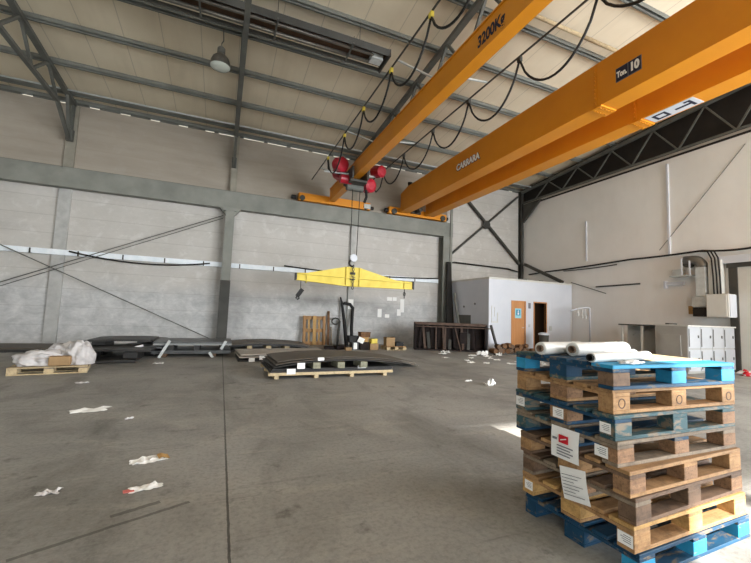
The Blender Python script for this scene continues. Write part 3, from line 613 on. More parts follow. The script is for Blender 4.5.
MB().bb(12.55, 14.6, 7.9, 8.7, 1.32, 1.36).build('tabletop', 'steel_d', wt, **W_)
for x in (12.62, 14.5):
    for y in (7.97, 8.62): MB().bb(x-.03, x+.03, y-.03, y+.03, 0, 1.32).build('leg', 'greybox', wt, **W_)
MB().bb(12.8, 14.5, 8.55, 8.57, .3, 1.32).bar((13.0, 8.5, 1.0), (14.2, 8.5, 1.28), .02, .05).build('back_panel', 'greybox', wt, **W_)
tag(MB().bb(12.75, 13.15, 7.55, 7.66, 1.401, 1.44).build('hand_tool', 'steel_d', origin=None), 'small dark bar lying on top behind the lockers', 'tool')
bpy.data.objects['hand_tool'].location = (12.95, 7.3, 1.401)
eb2 = empty('control_cabinet', (14.8, 6.9, 1.66), 'light grey electric control cabinet on the right wall above the lockers', 'cabinet')
MB().bb(14.55, 15.05, 6.58, 7.16, 1.68, 2.42).build('body', 'greybox', eb2, bevel=.01, **W_)
MB().bb(14.53, 14.56, 6.62, 7.14, 1.72, 2.38).build('door', 'greybox', eb2, bevel=.006, **W_)
MB().bb(14.6, 15.0, 6.560, 6.58, 1.70, 2.40).build('side_panel', 'white', eb2, **W_)
nb = empty('fan_unit', (14.8, 7.4, 1.7), 'open dark fan box left of the control cabinet', 'fan')
MB().bb(14.68, 15.05, 7.19, 7.62, 2.02, 2.36).build('housing', 'galv', nb, **W_)
MB().bb(14.70, 15.05, 7.20, 7.62, 1.70, 2.00).build('intake', 'clad', nb, **W_)
vd = empty('ventilation_duct', (14.8, 7.4, 2.36), 'galvanised duct with an elbow rising above the fan box on the right wall', 'duct')
MB().bb(14.72, 15.04, 7.26, 7.52, 2.37, 3.35).build('riser', 'galv', vd, **W_)
n = 8; pts = [(14.88, 7.39+.28*(1-math.cos(i*PI/2/n)), 3.35+.28*math.sin(i*PI/2/n)) for i in range(n+1)]+[(14.88, 7.9, 3.63)]
MB().tube(pts, .16, 10).build('elbow', 'reflector', vd, smooth=True, **W_)
MB().bb(14.70, 15.05, 7.24, 7.54, 3.02, 3.06).build('flange', 'galv', vd, **W_)
MB().bb(14.80, 15.04, 6.86, 7.2, 2.45, 3.55).build('cover', 'greybox', vd, **W_)
sb = empty('junction_shelf', (14.85, 7.95, 3.0), 'small metal shelf with junction boxes left of the duct elbow', 'shelf')
MB().bb(14.72, 15.05, 7.66, 8.32, 3.08, 3.12).build('shelf', 'galv', sb, **W_)
MB().bb(14.8, 15.05, 7.98, 8.28, 3.12, 3.34).build('box', 'galv', sb, **W_)
MB().lathe([(0, -.12), (.12, -.12), (.12, .12), (0, .12)], (14.9, 7.8, 3.5), (1, 0, 0), 12).build('motor', 'steel_d', sb, **W_)
MB().bb(14.7, 14.73, 7.90, 7.94, 3.12, 3.7).bb(14.7, 14.73, 7.66, 7.70, 3.12, 3.6).build('post', 'white', sb, **W_)
tag(MB().bb(14.94, 15.05, 8.0, 8.55, 2.80, 2.92).bb(14.90, 15.05, 8.55, 8.62, 2.70, 2.96).build('wall_lamp', 'white'), 'slim white fitting on the right wall under the junction shelf', 'fitting')
tag(MB().bb(15.03, 15.05, 7.78, 7.92, 1.78, 2.06).build('warning_sign', M['wood_y']), 'small yellow warning sign on the wall left of the fan box', 'sign')
for i, (y, lab) in enumerate(((7.02, 'leftmost'), (6.93, 'middle'), (6.84, 'rightmost'))):
    cable([(14.9, 7.45, 3.9), (14.8, y+.18, 3.86), (14.72, y+.04, 3.6), (14.7, y, 3.0), (14.72, y, 2.41)], .022, 'drop_cable', 'black cable bending down into the control cabinet, %s of the three' % lab)
tag(MB().tube([(15.03, 6.2, 7.2), (15.03, 8.8, 4.15)], .010, 6).build('wall_rod', 'truss'), 'thin faint rod slanting down the right wall above the gate', 'brace')
tag(MB().bb(15.0, 15.05, 11.8, 11.86, 4.1, 5.9).build('cable_duct', 'white'), 'short pale vertical duct on the right wall above the pipe frame', 'duct')
# closed gate at the right edge
gt2 = empty('sliding_gate', (15.0, 5.2, 0), 'pale grey sliding gate in a dark frame at the right edge', 'gate')
MB().bb(15.0, 15.05, 3.4, 6.52, 0, 3.28).build('leaf', 'greybox', gt2, **W_)
MB().bb(14.94, 15.04, 3.3, 6.78, 3.28, 3.42).bb(14.96, 15.04, 6.52, 6.74, 0, 3.28).build('frame', 'steel_d', gt2, **W_)  # dark top bar also stands in for the shadow gap over the leaf
MB().bb(14.9, 15.05, 3.2, 7.0, 3.42, 3.66).build('header', 'white', gt2, **W_)

# ------------------------------------------------------------ euro pallets
def pallet_proto(name, boards, blocks, label, parent_loc, rz, group=None, cat='pallet', dims=(1.2, .8), stamp=False, seed=0, bottoms=None, front=None, front_board=None, tops=((0, .145), (.1815, .10), (.3275, .145), (.5185, .10), (.655, .145))):
    """origin at the corner, x along the long side"""
    rnd = random.Random(seed); L, Wd = dims
    t = empty(name, parent_loc, label, cat, group, rz)
    bw = Wd/8
    for i, (y, w) in enumerate(tops):
        k = Wd/.8; e = rnd.uniform(-.006, .006)
        MB().bb(e, L+e, y*k, (y+w)*k, .122, .144).build('top_board', front_board if front_board and i == 0 else rnd.choice(boards), t, bevel=.003, seg=1)
    for x in (0, L/2-.0725, L-.145):
        MB().bb(x, x+.145, 0, Wd, .100, .122).build('stringer_board', rnd.choice(boards), t, bevel=.003, seg=1)
    for y, w in ((0, .10), (Wd/2-.0725, .145), (Wd-.10, .10)):
        MB().bb(0, L, y, y+w, 0, .022).build('bottom_board', rnd.choice(bottoms or boards), t, bevel=.003, seg=1)
        for ix, x in enumerate((0, L/2-.0725, L-.145)):
            b = MB().bb(x, x+.145, y, y+w, .022, .100).build('block', front[ix] if front and y == 0 else rnd.choice(blocks), t, bevel=.003, seg=1)
            if stamp and y == 0:
                MB().lathe([(.030, .0), (.030, .0015), (.024, .0015), (.024, .0)], (x+.072, -.0002, .061), (0, -1, 0), 20).build('stamp', 'rustlight', b)
    return t
def sticker(parent, x, y, z, w, h, face='left', lines=4):
    if face == 'left':
        s = MB().bb(x-.002, x, y-w/2, y+w/2, z-h/2, z+h/2).build('sticker', 'paper', parent)
        ln = MB()
        for k in range(lines): ln.bb(x-.003, x-.002, y-w*.38, y+w*(.1+.28*((k*37 % 10)/10)), z+h*.32-k*h*.66/lines-h*.05, z+h*.32-k*h*.66/lines)
        ln.build('print', 'paper_d', s)
STK = [((2.147, 1.525), -.023, ['blue', 'blue', 'teal'], ['blue', 'teal', 'sunlit_blue'], 'blue painted pallet on top of the foreground stack, under the film rolls'),
       ((2.172, 1.545), -.028, ['wood', 'wood_y'], ['wood', 'chip'], 'bare tan wooden pallet second from the top of the foreground stack'),
       ((2.151, 1.521), -.013, ['teal', 'blue', 'teal'], ['teal', 'chip'], 'worn teal pallet third from the top of the foreground stack'),
       ((2.156, 1.512), -.002, ['teal', 'blue', 'wood_g'], ['chip', 'teal'], 'faded teal pallet with chipboard blocks, fourth from the top of the foreground stack'),
       ((2.171, 1.454), .033, ['wood', 'wood_b'], ['wood', 'chip'], 'tan pallet behind the paper with a red box, fifth from the top of the stack'),
       ((2.196, 1.441), .050, ['wood_b', 'wood_g'], ['wood_b', 'chip'], 'brown aged pallet third from the bottom of the foreground stack'),
       ((2.182, 1.443), .032, ['wood_y', 'wood'], ['wood', 'wood_y'], 'light yellow wood pallet second from the bottom of the foreground stack'),
       ((2.202, 1.432), .036, ['blue'], ['blue'], 'blue pallet with sunlit-tinted front blocks at the bottom of the foreground stack, on the floor')]
stack = []
for i, (p, a, bo, bl, lab) in enumerate(STK):
    t = pallet_proto('euro_pallet', bo, bl, lab, (p[0], p[1], .144*(7-i)+.0005*(7-i)), a, 'pallets stacked in the foreground', stamp=(i in (1,)), seed=30+i, front_board='sunlit_blue' if i == 0 else None, front=[('wood_b', 'sunlit_blue', 'sunlit_blue'), ('wood', 'wood', 'wood'), ('teal', 'teal', 'chip'), ('chip', 'chip', 'chip'), None, ('wood_b', 'wood_b', 'chip'), ('wood', 'wood_y', 'wood_y'), ('sunlit_blue', 'sunlit_blue', 'sunlit_blue')][i])  # sunlit blue fronts: sun on these faces is put into the paint
    stack.append(t)
for i, ys in ((2, (.40, .75)), (3, (.10, .40)), (4, ()), (7, ())):
    for y in ys: sticker(stack[i], -.001, y, .062, .085, .066)
sticker(stack[2], -.001, .06, .062, .07, .06); sticker(stack[6], -.001, .05, .058, .085, .066); sticker(stack[6], -.001, .74, .062, .07, .06)
# paper sheets taped to the left side of the stack
def paper(loc, rz, w, h, tilt, label, logo):
    t = empty('paper_notice', loc, label, 'paper', None, 0, (0 if logo else -.16, tilt, rz))
    v = MB(); n = 5
    for i in range(n+1):
        for j in range(2): v.v.append(Vector((-.004-.012*math.sin(PI*i/n*.9)*.8*(j*.6+.4), (.5-j)*w, h*(.5-i/n))))
    v.f = [(2*i, 2*i+1, 2*i+3, 2*i+2) for i in range(n)]
    s = v.build('sheet', 'paper', t); so = s.modifiers.new('thickness', 'SOLIDIFY'); so.thickness = .0008
    if logo:
        MB().bb(-.021, -.0185, -.035, .035, .005, .055).build('red_box', 'redink', t)
        MB().bar((-.0215, .022, .022), (-.0215, -.022, .038), .001, .006).build('white_mark', 'paper', t)
        ln = MB()
        for k in range(4): ln.bb(-.0198, -.0188, -.07+.02*(k % 2), .05, -.02-.018*k, -.013-.018*k)
        ln.bb(-.0195, -.0185, .05, .085, .015, .03); ln.build('print', 'paper_d', t)
    else:
        ln = MB()
        for k in range(7): ln.bb(-.0205, -.0188, -.07+.03*(k % 3), .075, .055-.02*k, .058-.02*k)
        ln.build('print', 'paper_d', t)
    return t
paper((2.150, 1.86, .60), .03, .21, .20, .02, 'white paper with a red box hung on the left side of the pallet stack', True)
paper((2.163, 1.80, .365), .04, .19, .20, -.04, 'plain printed white paper hung low on the left side of the pallet stack', False)
# stretch film rolls on the top pallet
TOP = 1.152+.0035
def roll(a, b, r, label, rc, dark=False):
    a, b = Vector((a[0], a[1], 0)), Vector((b[0], b[1], 0)); L = (b-a).length; d = (b-a).normalized()
    t = empty('film_roll', ((a.x+b.x)/2, (a.y+b.y)/2, TOP), label, 'film roll', 'rolls of stretch film on the top pallet', math.atan2(d.y, d.x))
    MB().lathe([(rc, -L/2+.004), (r*.93, -L/2), (r, -L/2+.012), (r, -L*.1), (r*.985, 0), (r, L*.12), (r, L/2-.012), (r*.93, L/2), (rc, L/2-.004)], (0, 0, r), (1, 0, 0), 28).build('film', 'film', t, smooth=True)
    MB().lathe([(rc*.78, -L/2-.012), (rc, -L/2-.012), (rc, L/2+.012), (rc*.78, L/2+.012), (rc*.78, -L/2-.012)], (0, 0, r), (1, 0, 0), 24).build('core', 'cable' if dark else 'core', t)
    return t
roll((2.14, 2.06), (2.63, 2.135), .046, 'white film roll with a brown core, leftmost on the top pallet', .024)
roll((2.325, 1.95), (3.0, 2.035), .05, 'thick white film roll in the middle of the top pallet', .026)
roll((2.135, 1.66), (2.80, 1.735), .030, 'thin white film roll with a black core nearest the stack corner', .022, True)
# crumpled loose film beside the thin roll and a flat cardboard on the sunny end
def blob(name, c, s, m, seed, amp=.25, sub=4, label=None, cat=None, group=None, fr=3.0, flat=True, parent=None, crease=0):
    bm = bmesh.new(); bmesh.ops.create_icosphere(bm, subdivisions=sub, radius=1)
    for v in bm.verts:
        p = v.co.copy(); q = p*fr*.5+Vector((seed*3.1, seed*1.7, 0))
        k = 1+amp*(noise.noise(q)+.6*abs(noise.noise(q*2.3))-.3)+amp*.5*(abs(noise.noise(q*4.7))-.2)
        if crease:
            w = noise.noise(q*1.6+Vector((9, 2, 5)))*2.2
            k += crease*.55*math.sin(6*(p.x+.6*p.z)+2.2*w+seed)+crease*.35*math.sin(9*(p.y-.5*p.x)+2.5*w)
        v.co = Vector((p.x*k*s[0], p.y*k*s[1], p.z*k*s[2]))
        if flat: v.co.z = max(v.co.z, -s[2]*.45)
    me = bpy.data.meshes.new(name); bm.to_mesh(me); bm.free()
    for p in me.polygons: p.use_smooth = True
    zmin = min(v.co.z for v in me.vertices)
    for v in me.vertices: v.co.z -= zmin
    me.materials.append(M[m]); o = bpy.data.objects.new(name, me); col.objects.link(o); o.location = c
    if parent: o.parent = parent
    return tag(o, label, cat, group)
blob('loose_film', (2.40, 1.585, TOP), (.10, .035, .016), 'film', 5, .5, 4, 'crumpled loose film in front of the thin film roll', 'film', fr=5)
blob('loose_film', (3.16, 2.08, TOP), (.06, .04, .025), 'film', 9, .5, 4, 'crumpled film end right of the thick film roll', 'film', fr=5)
tag(MB().bb(2.72, 3.30, 1.66, 2.22, TOP, TOP+.004).build('cardboard_sheet', M['softwood']), 'thin pale cardboard sheet lying on the sunlit end of the top pallet', 'cardboard')

# ------------------------------------------------------------ left pallet with sacks
lpal = pallet_proto('wooden_pallet', ['softwood', 'wood_g'], ['softwood'], 'pale pallet on the left floor under white sacks and a box', (-3.58, 9.06, 0), .19, seed=3, bottoms=['softwood'])
blob('plastic_sack', (-3.25, 9.50, .146), (.40, .30, .20), 'sack', 1, .30, 5, 'flat crumpled white sack on the left end of the pallet', 'sack', 'white sacks on the left pallet', 1.8, crease=.13)
blob('plastic_sack', (-2.92, 9.72, .146), (.34, .20, .27), 'sack', 2, .30, 5, 'crumpled white sack in the middle of the pallet behind the box', 'sack', 'white sacks on the left pallet', 1.8, crease=.13)
blob('plastic_sack', (-2.62, 9.56, .146), (.25, .24, .33), 'sack', 4, .28, 5, 'tallest white sack on the right end of the pallet', 'sack', 'white sacks on the left pallet', 1.8, crease=.13)
tag(MB().box((-2.86, 9.30, .245), (.34, .20, .18), (0, 0, .12)).build('cardboard_box', 'card', bevel=.02), 'small brown cardboard box at the front of the sack pallet', 'box')

# ------------------------------------------------------------ sheet stacks on the floor
def sheet_obj(name, loc, rz, w, d, t, fn, m, label, cat='sheet', group=None, stickers=()):
    o = MB().sheet(w, d, t, fn).build(name, m, None, origin=(0, 0, 0)); o.location = loc; o.rotation_euler = (0, 0, rz)
    tag(o, label, cat, group)
    for (x, z0, sw, sh) in stickers:
        MB().box((x, -.006, z0), (sw, .004, sh)).build('sticker', 'paper', o)
    return o
def timber(loc, rz, d, label, m='greenwood', group=None):
    o = MB().bb(-d[0]/2, d[0]/2, -d[1]/2, d[1]/2, 0, d[2]).build('timber_block', m, None, bevel=.006, origin=(0, 0, 0)); o.location = loc; o.rotation_euler = (0, 0, rz)
    return tag(o, label, 'timber', group)
# F: the front stack
FO = Vector((.97, 7.86, 0)); FA = .02
def FL(x, y, z): return (FO.x+x*math.cos(FA)-y*math.sin(FA), FO.y+x*math.sin(FA)+y*math.cos(FA), z)
bp = empty('timber_pallet', FO, 'long pale timber pallet under the front stack of sheets', 'pallet', None, FA)
for y in (0, .62, 1.24): MB().bb(0, 2.78, y, y+.09, .07, .13).build('rail', 'softwood', bp, bevel=.005)
for x in (.12, .95, 1.75, 2.55): MB().bb(x, x+.09, 0.02, 1.33, 0, .07).build('bearer', 'softwood', bp, bevel=.005)
for k in range(3):
    sheet_obj('steel_sheet', FL(.03+.03*k, .0+.04*k, .131+.022*k), FA, 2.72, 1.6, .02, lambda u, v: 0, 'sheet_d', 'dark flat sheet on the front timber pallet, %s of the lower pile' % ['bottom one', 'middle one', 'top one'][k], group='lower sheets of the front stack', stickers=[(.42, .02, .18, .11)] if k == 0 else [(1.95, .02, .2, .07)] if k == 2 else [])
for i, x in enumerate((.98, 1.52, 2.05)):
    timber(FL(x, .22, .199), FA, (.16, .5, .13), 'greenish timber block under the bowed sheets of the front stack, %s' % ['leftmost', 'middle one', 'rightmost'][i], group='timber blocks in the front stack')
def bow(h, l, r, e=0): return lambda u, v: (h*math.sin(PI*min(1, max(0, u)))**.8 + l*(1-u) + r*u + e*v)
for k in range(3):
    sheet_obj('rubber_sheet', FL(.10+.05*k, -.02+.10*k, .203+.016*k), FA+.03, 2.95+.2*k, 1.55-.05*k, .012, bow(.125, .02+.03*k, .03-.02*k), ['sheet_d', 'sheet', 'sheet'][k], 'bowed grey brown sheet on the front stack, %s' % ['lowest one', 'middle one', 'topmost one'][k], group='bowed sheets on the front stack', stickers=[(.55, .06, .16, .12)] if k == 0 else [(.95, .16, .14, .07)] if k == 1 else [])
sheet_obj('rubber_sheet', FL(1.6, 1.3, .02), FA-.08, 2.5, 1.1, .015, bow(.16, .12, .01), 'sheet', 'bowed sheet trailing to the floor right of the front stack', group=None)
# E: pale stack behind it
for k in range(3):
    sheet_obj('board_sheet', (.50+.04*k, 10.55+.06*k, .0+.055*k), .02+.03*k, 2.4+.1*k, 1.45, .03, bow(.01, .01+.03*(k > 0), .02*k), ['sheet_d', 'sheet_l', 'sheet_l'][k], 'pale taupe board in the low stack behind the front stack, %s' % ['lowest one', 'middle one', 'topmost one'][k], group='pale boards behind the front stack', stickers=[(.35, .04, .15, .12)] if k == 0 else [(.62, .04, .22, .11), (1.1, .05, .34, .1)] if k == 1 else [])
# D: dark stack with pale blocks further back
for i, x in enumerate((.95, 1.55, 2.15)): timber((x, 13.35, .08), 0, (.16, .9, .12), 'pale timber block in the far dark stack near the wall pallet, %s' % ['leftmost', 'middle one', 'rightmost'][i], 'softwood', 'timber blocks in the far dark stack')
sheet_obj('rubber_sheet', (.4, 12.9, .0), 0, 2.4, 1.5, .03, lambda u, v: .0, 'sheet_d', 'charcoal sheet lying under the timber blocks of the far dark stack')
sheet_obj('rubber_sheet', (.42, 12.92, .035), 0, 2.35, 1.5, .04, lambda u, v: .0, 'sheet_d', 'charcoal sheet directly under the pale blocks of the far dark stack')
for k in range(3):
    sheet_obj('rubber_sheet', (.32+.03*k, 12.8, .205+.028*k), .0, 2.5, 1.6, .026, bow(.07, -.03, -.06), ['sheet_d', 'sheet_d', 'sheet'][k], 'bowed charcoal sheet above the pale blocks near the wall pallet, %s' % ['lowest one', 'middle one', 'topmost one'][k], group='bowed sheets of the far dark stack')
# C: strapped steel sheets on bearers
cs = [(-1.60, 11.75)]
for i, x in enumerate((-1.35, -.1)): timber((x, 12.3, 0), 0, (.12, 1.2, .09), 'dark bearer under the strapped steel sheet stack, %s' % ['left one', 'right one'][i], 'wood_b', 'bearers under the strapped stack')
for k in range(2): sheet_obj('steel_sheet', (-1.66, 11.72+.02*k, .091+.045*k), 0, 2.0, 1.25, .04, lambda u, v: 0, 'steel_sheet', 'grey steel sheet low in the strapped stack, %s' % ['bottom one', 'second one'][k], group='steel sheets of the strapped stack')
for i, x in enumerate((-1.2, -.55, .1)): timber((x, 12.3, .177), 0, (.14, 1.1, .15), 'grey spacer inside the strapped steel sheet stack, %s' % ['left one', 'middle one', 'right one'][i], 'sheet_d', 'spacers in the strapped stack')
for k in range(2): sheet_obj('steel_sheet', (-1.62, 11.68+.02*k, .328+.05*k), 0, 1.98, 1.35, .045, lambda u, v: 0, ['galvd', 'steel_sheet'][k], 'thick dark steel sheet on top of the strapped stack, %s' % ['lower one', 'upper one'][k], group='steel sheets of the strapped stack')
for i, (a, b) in enumerate((((-1.45, 11.56, .0), (-1.22, 11.62, .46)), ((.08, 11.655, .22), (.20, 11.655, .45)), ((-.12, 11.56, .0), (-.22, 11.62, .14)))):
    tag(MB().bar(a, b, .07, .03, (0, 1, 0)).build('steel_strap', 'galv'), 'shiny metal strap hanging on the strapped sheet stack, %s' % ['long left one', 'upper right one', 'lower right one'][i], 'strap', 'straps on the sheet stack')
# B: black sheets behind the sacks
for k, (x, y, z, w, d, rz, m) in enumerate(((-2.75, 10.5, .0, .95, 1.0, .1, 'sheet_d'), (-3.3, 10.9, .22, 1.75, 1.3, -.02, 'sheet_d'), (-2.4, 11.6, .22, 1.0, 1.3, .04, 'steel_sheet'), (-3.2, 11.9, .38, 1.5, 1.4, 0, 'sheet_d'), (-2.1, 12.3, .33, .62, 1.2, 0, 'sheet_d'))):
    sheet_obj('rubber_sheet', (x, y, z), rz, w, d, .05, bow(.02, .0, .02), m, 'black sheet behind the white sacks, %s' % ['lying lowest on the floor', 'lower one resting on timber', 'right one with a pale corner', 'long topmost one', 'short rear one at the right'][k], group='black sheets behind the sacks')
for i, (x, y, h) in enumerate(((-3.0, 11.5, .22), (-2.0, 11.5, .22), (-3.0, 12.8, .38), (-1.75, 12.6, .33))): timber((x, y, 0), 0, (.3, 1.0, h), 'dark timber under the black sheets behind the sacks, %s' % ['front left', 'front right', 'rear left', 'rear right'][i], 'sheet_d', 'timbers under the black sheets')
tag(MB().box((-1.95, 11.55, .30), (.26, .02, .05), (0, -.3, 0)).build('paper_scrap', 'paper'), 'white paper strip on the edge of the black sheets', 'paper')
sheet_obj('rubber_sheet', (-9.0, 13.0, 0), .02, 4.8, 1.6, .06, lambda u, v: 0, 'sheet_d', 'long flat charcoal sheet on the floor at the far left by the wall')
sheet_obj('rubber_sheet', (-7.5, 13.2, .065), .0, 3.6, 1.3, .05, lambda u, v: 0, 'sheet', 'brown flat sheet on the charcoal one at the far left')

# ------------------------------------------------------------ along the back wall
wp = pallet_proto('wooden_pallet', ['wood_y', 'wood'], ['wood'], 'orange tan pallet standing upright against the back wall', (0, 0, 0), 0, seed=8, dims=(1.2, .94), tops=((0, .09), (.178, .07), (.355, .09), (.545, .07), (.71, .09)))
wp.matrix_world = Matrix.Translation((4.14, 15.42, 0.01)) @ Matrix.Rotation(math.radians(-7), 4, 'X') @ Matrix(((0, -1, 0, 0), (0, 0, 1, 0), (1, 0, 0, 0), (0, 0, 0, 1)))
hs = empty('flexible_hose', (5.0, 15.4, 0), 'pair of tall black corrugated hoses leaning on the back wall pier', 'hose')
MB().tube([(5.0, 15.2, 0), (4.98, 15.45, .7), (4.93, 15.6, 1.3), (4.88, 15.7, 1.75), (4.80, 15.7, 2.05)], [.075, .075, .07, .055, .03], 10).build('hose', 'black', hs, smooth=True, **W_)
MB().tube([(5.24, 15.2, 0), (5.26, 15.4, .7), (5.34, 15.6, 1.3), (5.38, 15.68, 1.6), (5.25, 15.7, 1.75), (5.0, 15.7, 1.80), (4.9, 15.72, 1.72)], [.065, .07, .07, .07, .07, .065, .05], 10).build('hose', 'black', hs, smooth=True, **W_)
tag(MB().tube([(4.62, 15.3, .0), (4.72, 15.55, .55), (4.80, 15.7, 1.0)], .05, 8).tube([(4.60+.17*math.cos(a), 15.62, 1.0+.13*math.sin(a)) for a in [i*2*PI/12 for i in range(13)]], .035, 6).build('coiled_hose', 'steel_d', smooth=True), 'thin grey hose with a loop beside the tall black hoses', 'hose')
tag(MB().bar((4.28, 15.5, 0), (4.32, 15.8, 1.42), .10, .03, (0, 1, 0)).build('wooden_plank', 'log'), 'narrow brown plank leaning between the upright pallet and the hoses', 'plank')
tag(MB().bar((4.42, 15.5, 0), (4.46, 15.8, .75), .06, .03, (0, 1, 0)).build('wooden_plank', 'wood_g'), 'short grey plank leaning beside the tall brown plank', 'plank')
for i, (x, z, w, h) in enumerate(((7.22, 2.09, .26, .17), (7.48, 2.10, .2, .17), (6.74, 1.42, .2, .38), (7.12, 1.30, .22, .16), (7.88, 1.80, .2, .62), (7.72, 1.48, .2, .3))):
    tag(MB().bb(x-w/2, x+w/2, YB-.006, YB, z-h/2, z+h/2).build('wall_notice', 'paper'), ['small white notice on the back wall, upper left of the pair', 'small white notice on the back wall, upper right of the pair', 'upright white notice on the back wall, left and low', 'small white notice low on the back wall beside the upright one', 'tallest white notice on the back wall at the right', 'white notice overlapping the foot of the tallest notice'][i], 'notice', 'white notices on the back wall')
tag(MB().bb(5.18, 5.42, YB-.11, YB-.1, 1.55, 1.98).build('wall_notice', 'paper'), 'white notice on the pale pier above the black hoses', 'notice', 'white notices on the back wall')
# scrap boxes on a small pallet
jb = pallet_proto('wooden_pallet', ['softwood', 'wood'], ['softwood'], 'small pale pallet on the floor right of the scrap boxes', (6.02, 13.3, 0), .03, seed=12, dims=(.85, .6), bottoms=['softwood'])
def bx(loc, d, rz, m, name, label, grp='scrap boxes by the back wall', cat='box'):
    o = MB().bb(-d[0]/2, d[0]/2, -d[1]/2, d[1]/2, 0, d[2]).build(name, m, None, bevel=.01, origin=(0, 0, 0)); o.location = loc; o.rotation_euler = (0, 0, rz); tag(o, label, cat, grp)
    MB().bb(-d[0]/2-.006, d[0]/2+.006, -d[1]/2-.006, d[1]/2+.006, d[2]*.86, d[2]).build('lid', m, o)
    return o
bx((6.22, 13.55, .1445), (.36, .3, .34), 0, 'card', 'cardboard_box', 'upright tan carton on the small pale pallet')
bx((6.60, 13.55, .1445), (.34, .3, .16), .1, 'black', 'tool_case', 'low black case on the small pale pallet')
bx((5.55, 13.6, 0), (.34, .32, .24), 0, 'card', 'cardboard_box', 'brown carton on the floor in the scrap pile, left of the small pallet')
bx((5.55, 13.6, .241), (.26, .26, .18), .1, 'yellow', 'plastic_crate', 'yellow crate in the scrap pile by the back wall')
bx((5.15, 13.6, 0), (.36, .34, .30), 0, 'rust', 'metal_box', 'rusty box in the middle of the scrap pile')
bx((5.18, 13.6, .301), (.26, .25, .17), 0, 'wood_y', 'wooden_box', 'small yellowish box on the rusty box of the scrap pile')
bx((5.18, 13.62, .472), (.40, .3, .20), .05, 'log', 'wooden_box', 'brown box topmost of the scrap pile')
bx((4.78, 13.6, 0), (.28, .3, .28), 0, 'sheet_d', 'metal_box', 'dark box with a white sheet on its front in the scrap pile')
tag(MB().bb(4.70, 4.84, 13.42, 13.44, .03, .27).build('paper_scrap', 'paper'), 'white paper stuck before the dark box of the scrap pile', 'paper')
bx((4.74, 13.65, .281), (.38, .3, .24), 0, 'black', 'tool_case', 'black case stacked at the left of the scrap pile')
tag(MB().box((4.98, 13.40, .37), (.24, .02, .2), (.2, .4, 0)).build('paper_scrap', 'paper'), 'tilted white paper on the front of the scrap pile', 'paper')
bx((4.25, 13.7, 0), (.4, .3, .14), .2, 'rust', 'metal_box', 'low reddish box at the left end of the scrap pile')
bx((3.85, 13.8, 0), (.34, .3, .10), -.1, 'rust', 'metal_box', 'flat rusty tray at the far left of the scrap pile')
bx((4.45, 13.3, 0), (.22, .2, .12), -.1, 'card', 'cardboard_box', 'tiny carton in front of the low reddish box')

# ------------------------------------------------------------ rusty rack, beams by the column
RO = Vector((7.32, 13.5, 0)); RA = math.atan2(12.3-13.5, 9.95-7.32); RL = math.hypot(2.63, 1.2)
rk = empty('steel_stillage', RO, 'rusty open fronted steel stillage full of upright scrap below the dark column', 'stillage', None, RA)
MB().bb(0, RL, 0, .08, 1.02, 1.10).bb(0, RL, .62, .70, 1.02, 1.10).build('top_rail', 'rustlight', rk)
MB().bb(0, RL+.18, 0, .05, .93, .97).build('lower_rail', 'rustlight', rk)
MB().bb(.02, RL-.02, .05, .68, 1.06, 1.12).build('top_sheet', 'rustlight', rk)
MB().bb(0, RL, 0, .70, 0, .06).build('floor_plate', 'rust', rk)
MB().bb(0, RL, .66, .70, .06, 1.04).bb(0, .03, .04, .66, .06, 1.04).bb(RL-.03, RL, .04, .66, .06, 1.04).build('panel', 'rust', rk)
for x in (.04, RL-.04):
    for y in (.04, .66): MB().bb(x-.04, x+.04, y-.04, y+.04, 0, 1.06).build('post', 'rust', rk)
for k, (x0, x1) in enumerate(((.22, .30), (.45, .36), (.62, .55), (.92, .90), (1.22, 1.20), (1.45, 1.52), (1.72, 1.58), (1.98, 1.95), (2.2, 2.28), (2.45, 2.42))):
    MB().bar((x0, .12+.05*(k % 3), .06), (x1, .3+.1*(k % 3), .98), .06+.03*(k % 3), .03, (0, 1, 0)).build('scrap_bar', ['rust', 'rustlight', 'steel_d'][k % 3], rk)
for k in range(9): MB().box((.18+.31*k, .34+.05*(k % 2), .52), (.26, .02, .86), (-.12, .03*((k*7) % 5-2), 0)).build('scrap_plate', 'rust', rk)
for x in (.86, 1.24): MB().bb(x-.02, x+.02, -.01, .03, .06, .95).build('stake', 'rustlight', rk)
MB().bar((1.60, -.02, .99), (1.86, -.03, .02), .04, .03, (0, 1, 0)).build('stake', 'rustlight', rk)
MB().bb(1.85, 2.15, .2, .5, .3, .75).build('scrap_box', 'rust', rk)
tag(MB().prism([(9.78, 14.95, 0), (10.25, 14.95, 0), (10.12, 15.22, 4.0), (9.92, 15.22, 4.0)], (0, .08, 0)).build('folded_tarpaulin', 'clad'), 'dark folded sheet standing against the dark column behind the stillage', 'tarpaulin')
tag(MB().bar((10.19, 14.3, 0), (10.16, 14.93, 2.5), .10, .06, (0, 1, 0)).build('leaning_bar', 'steel'), 'grey bar leaning at the dark column behind the stillage', 'bar')
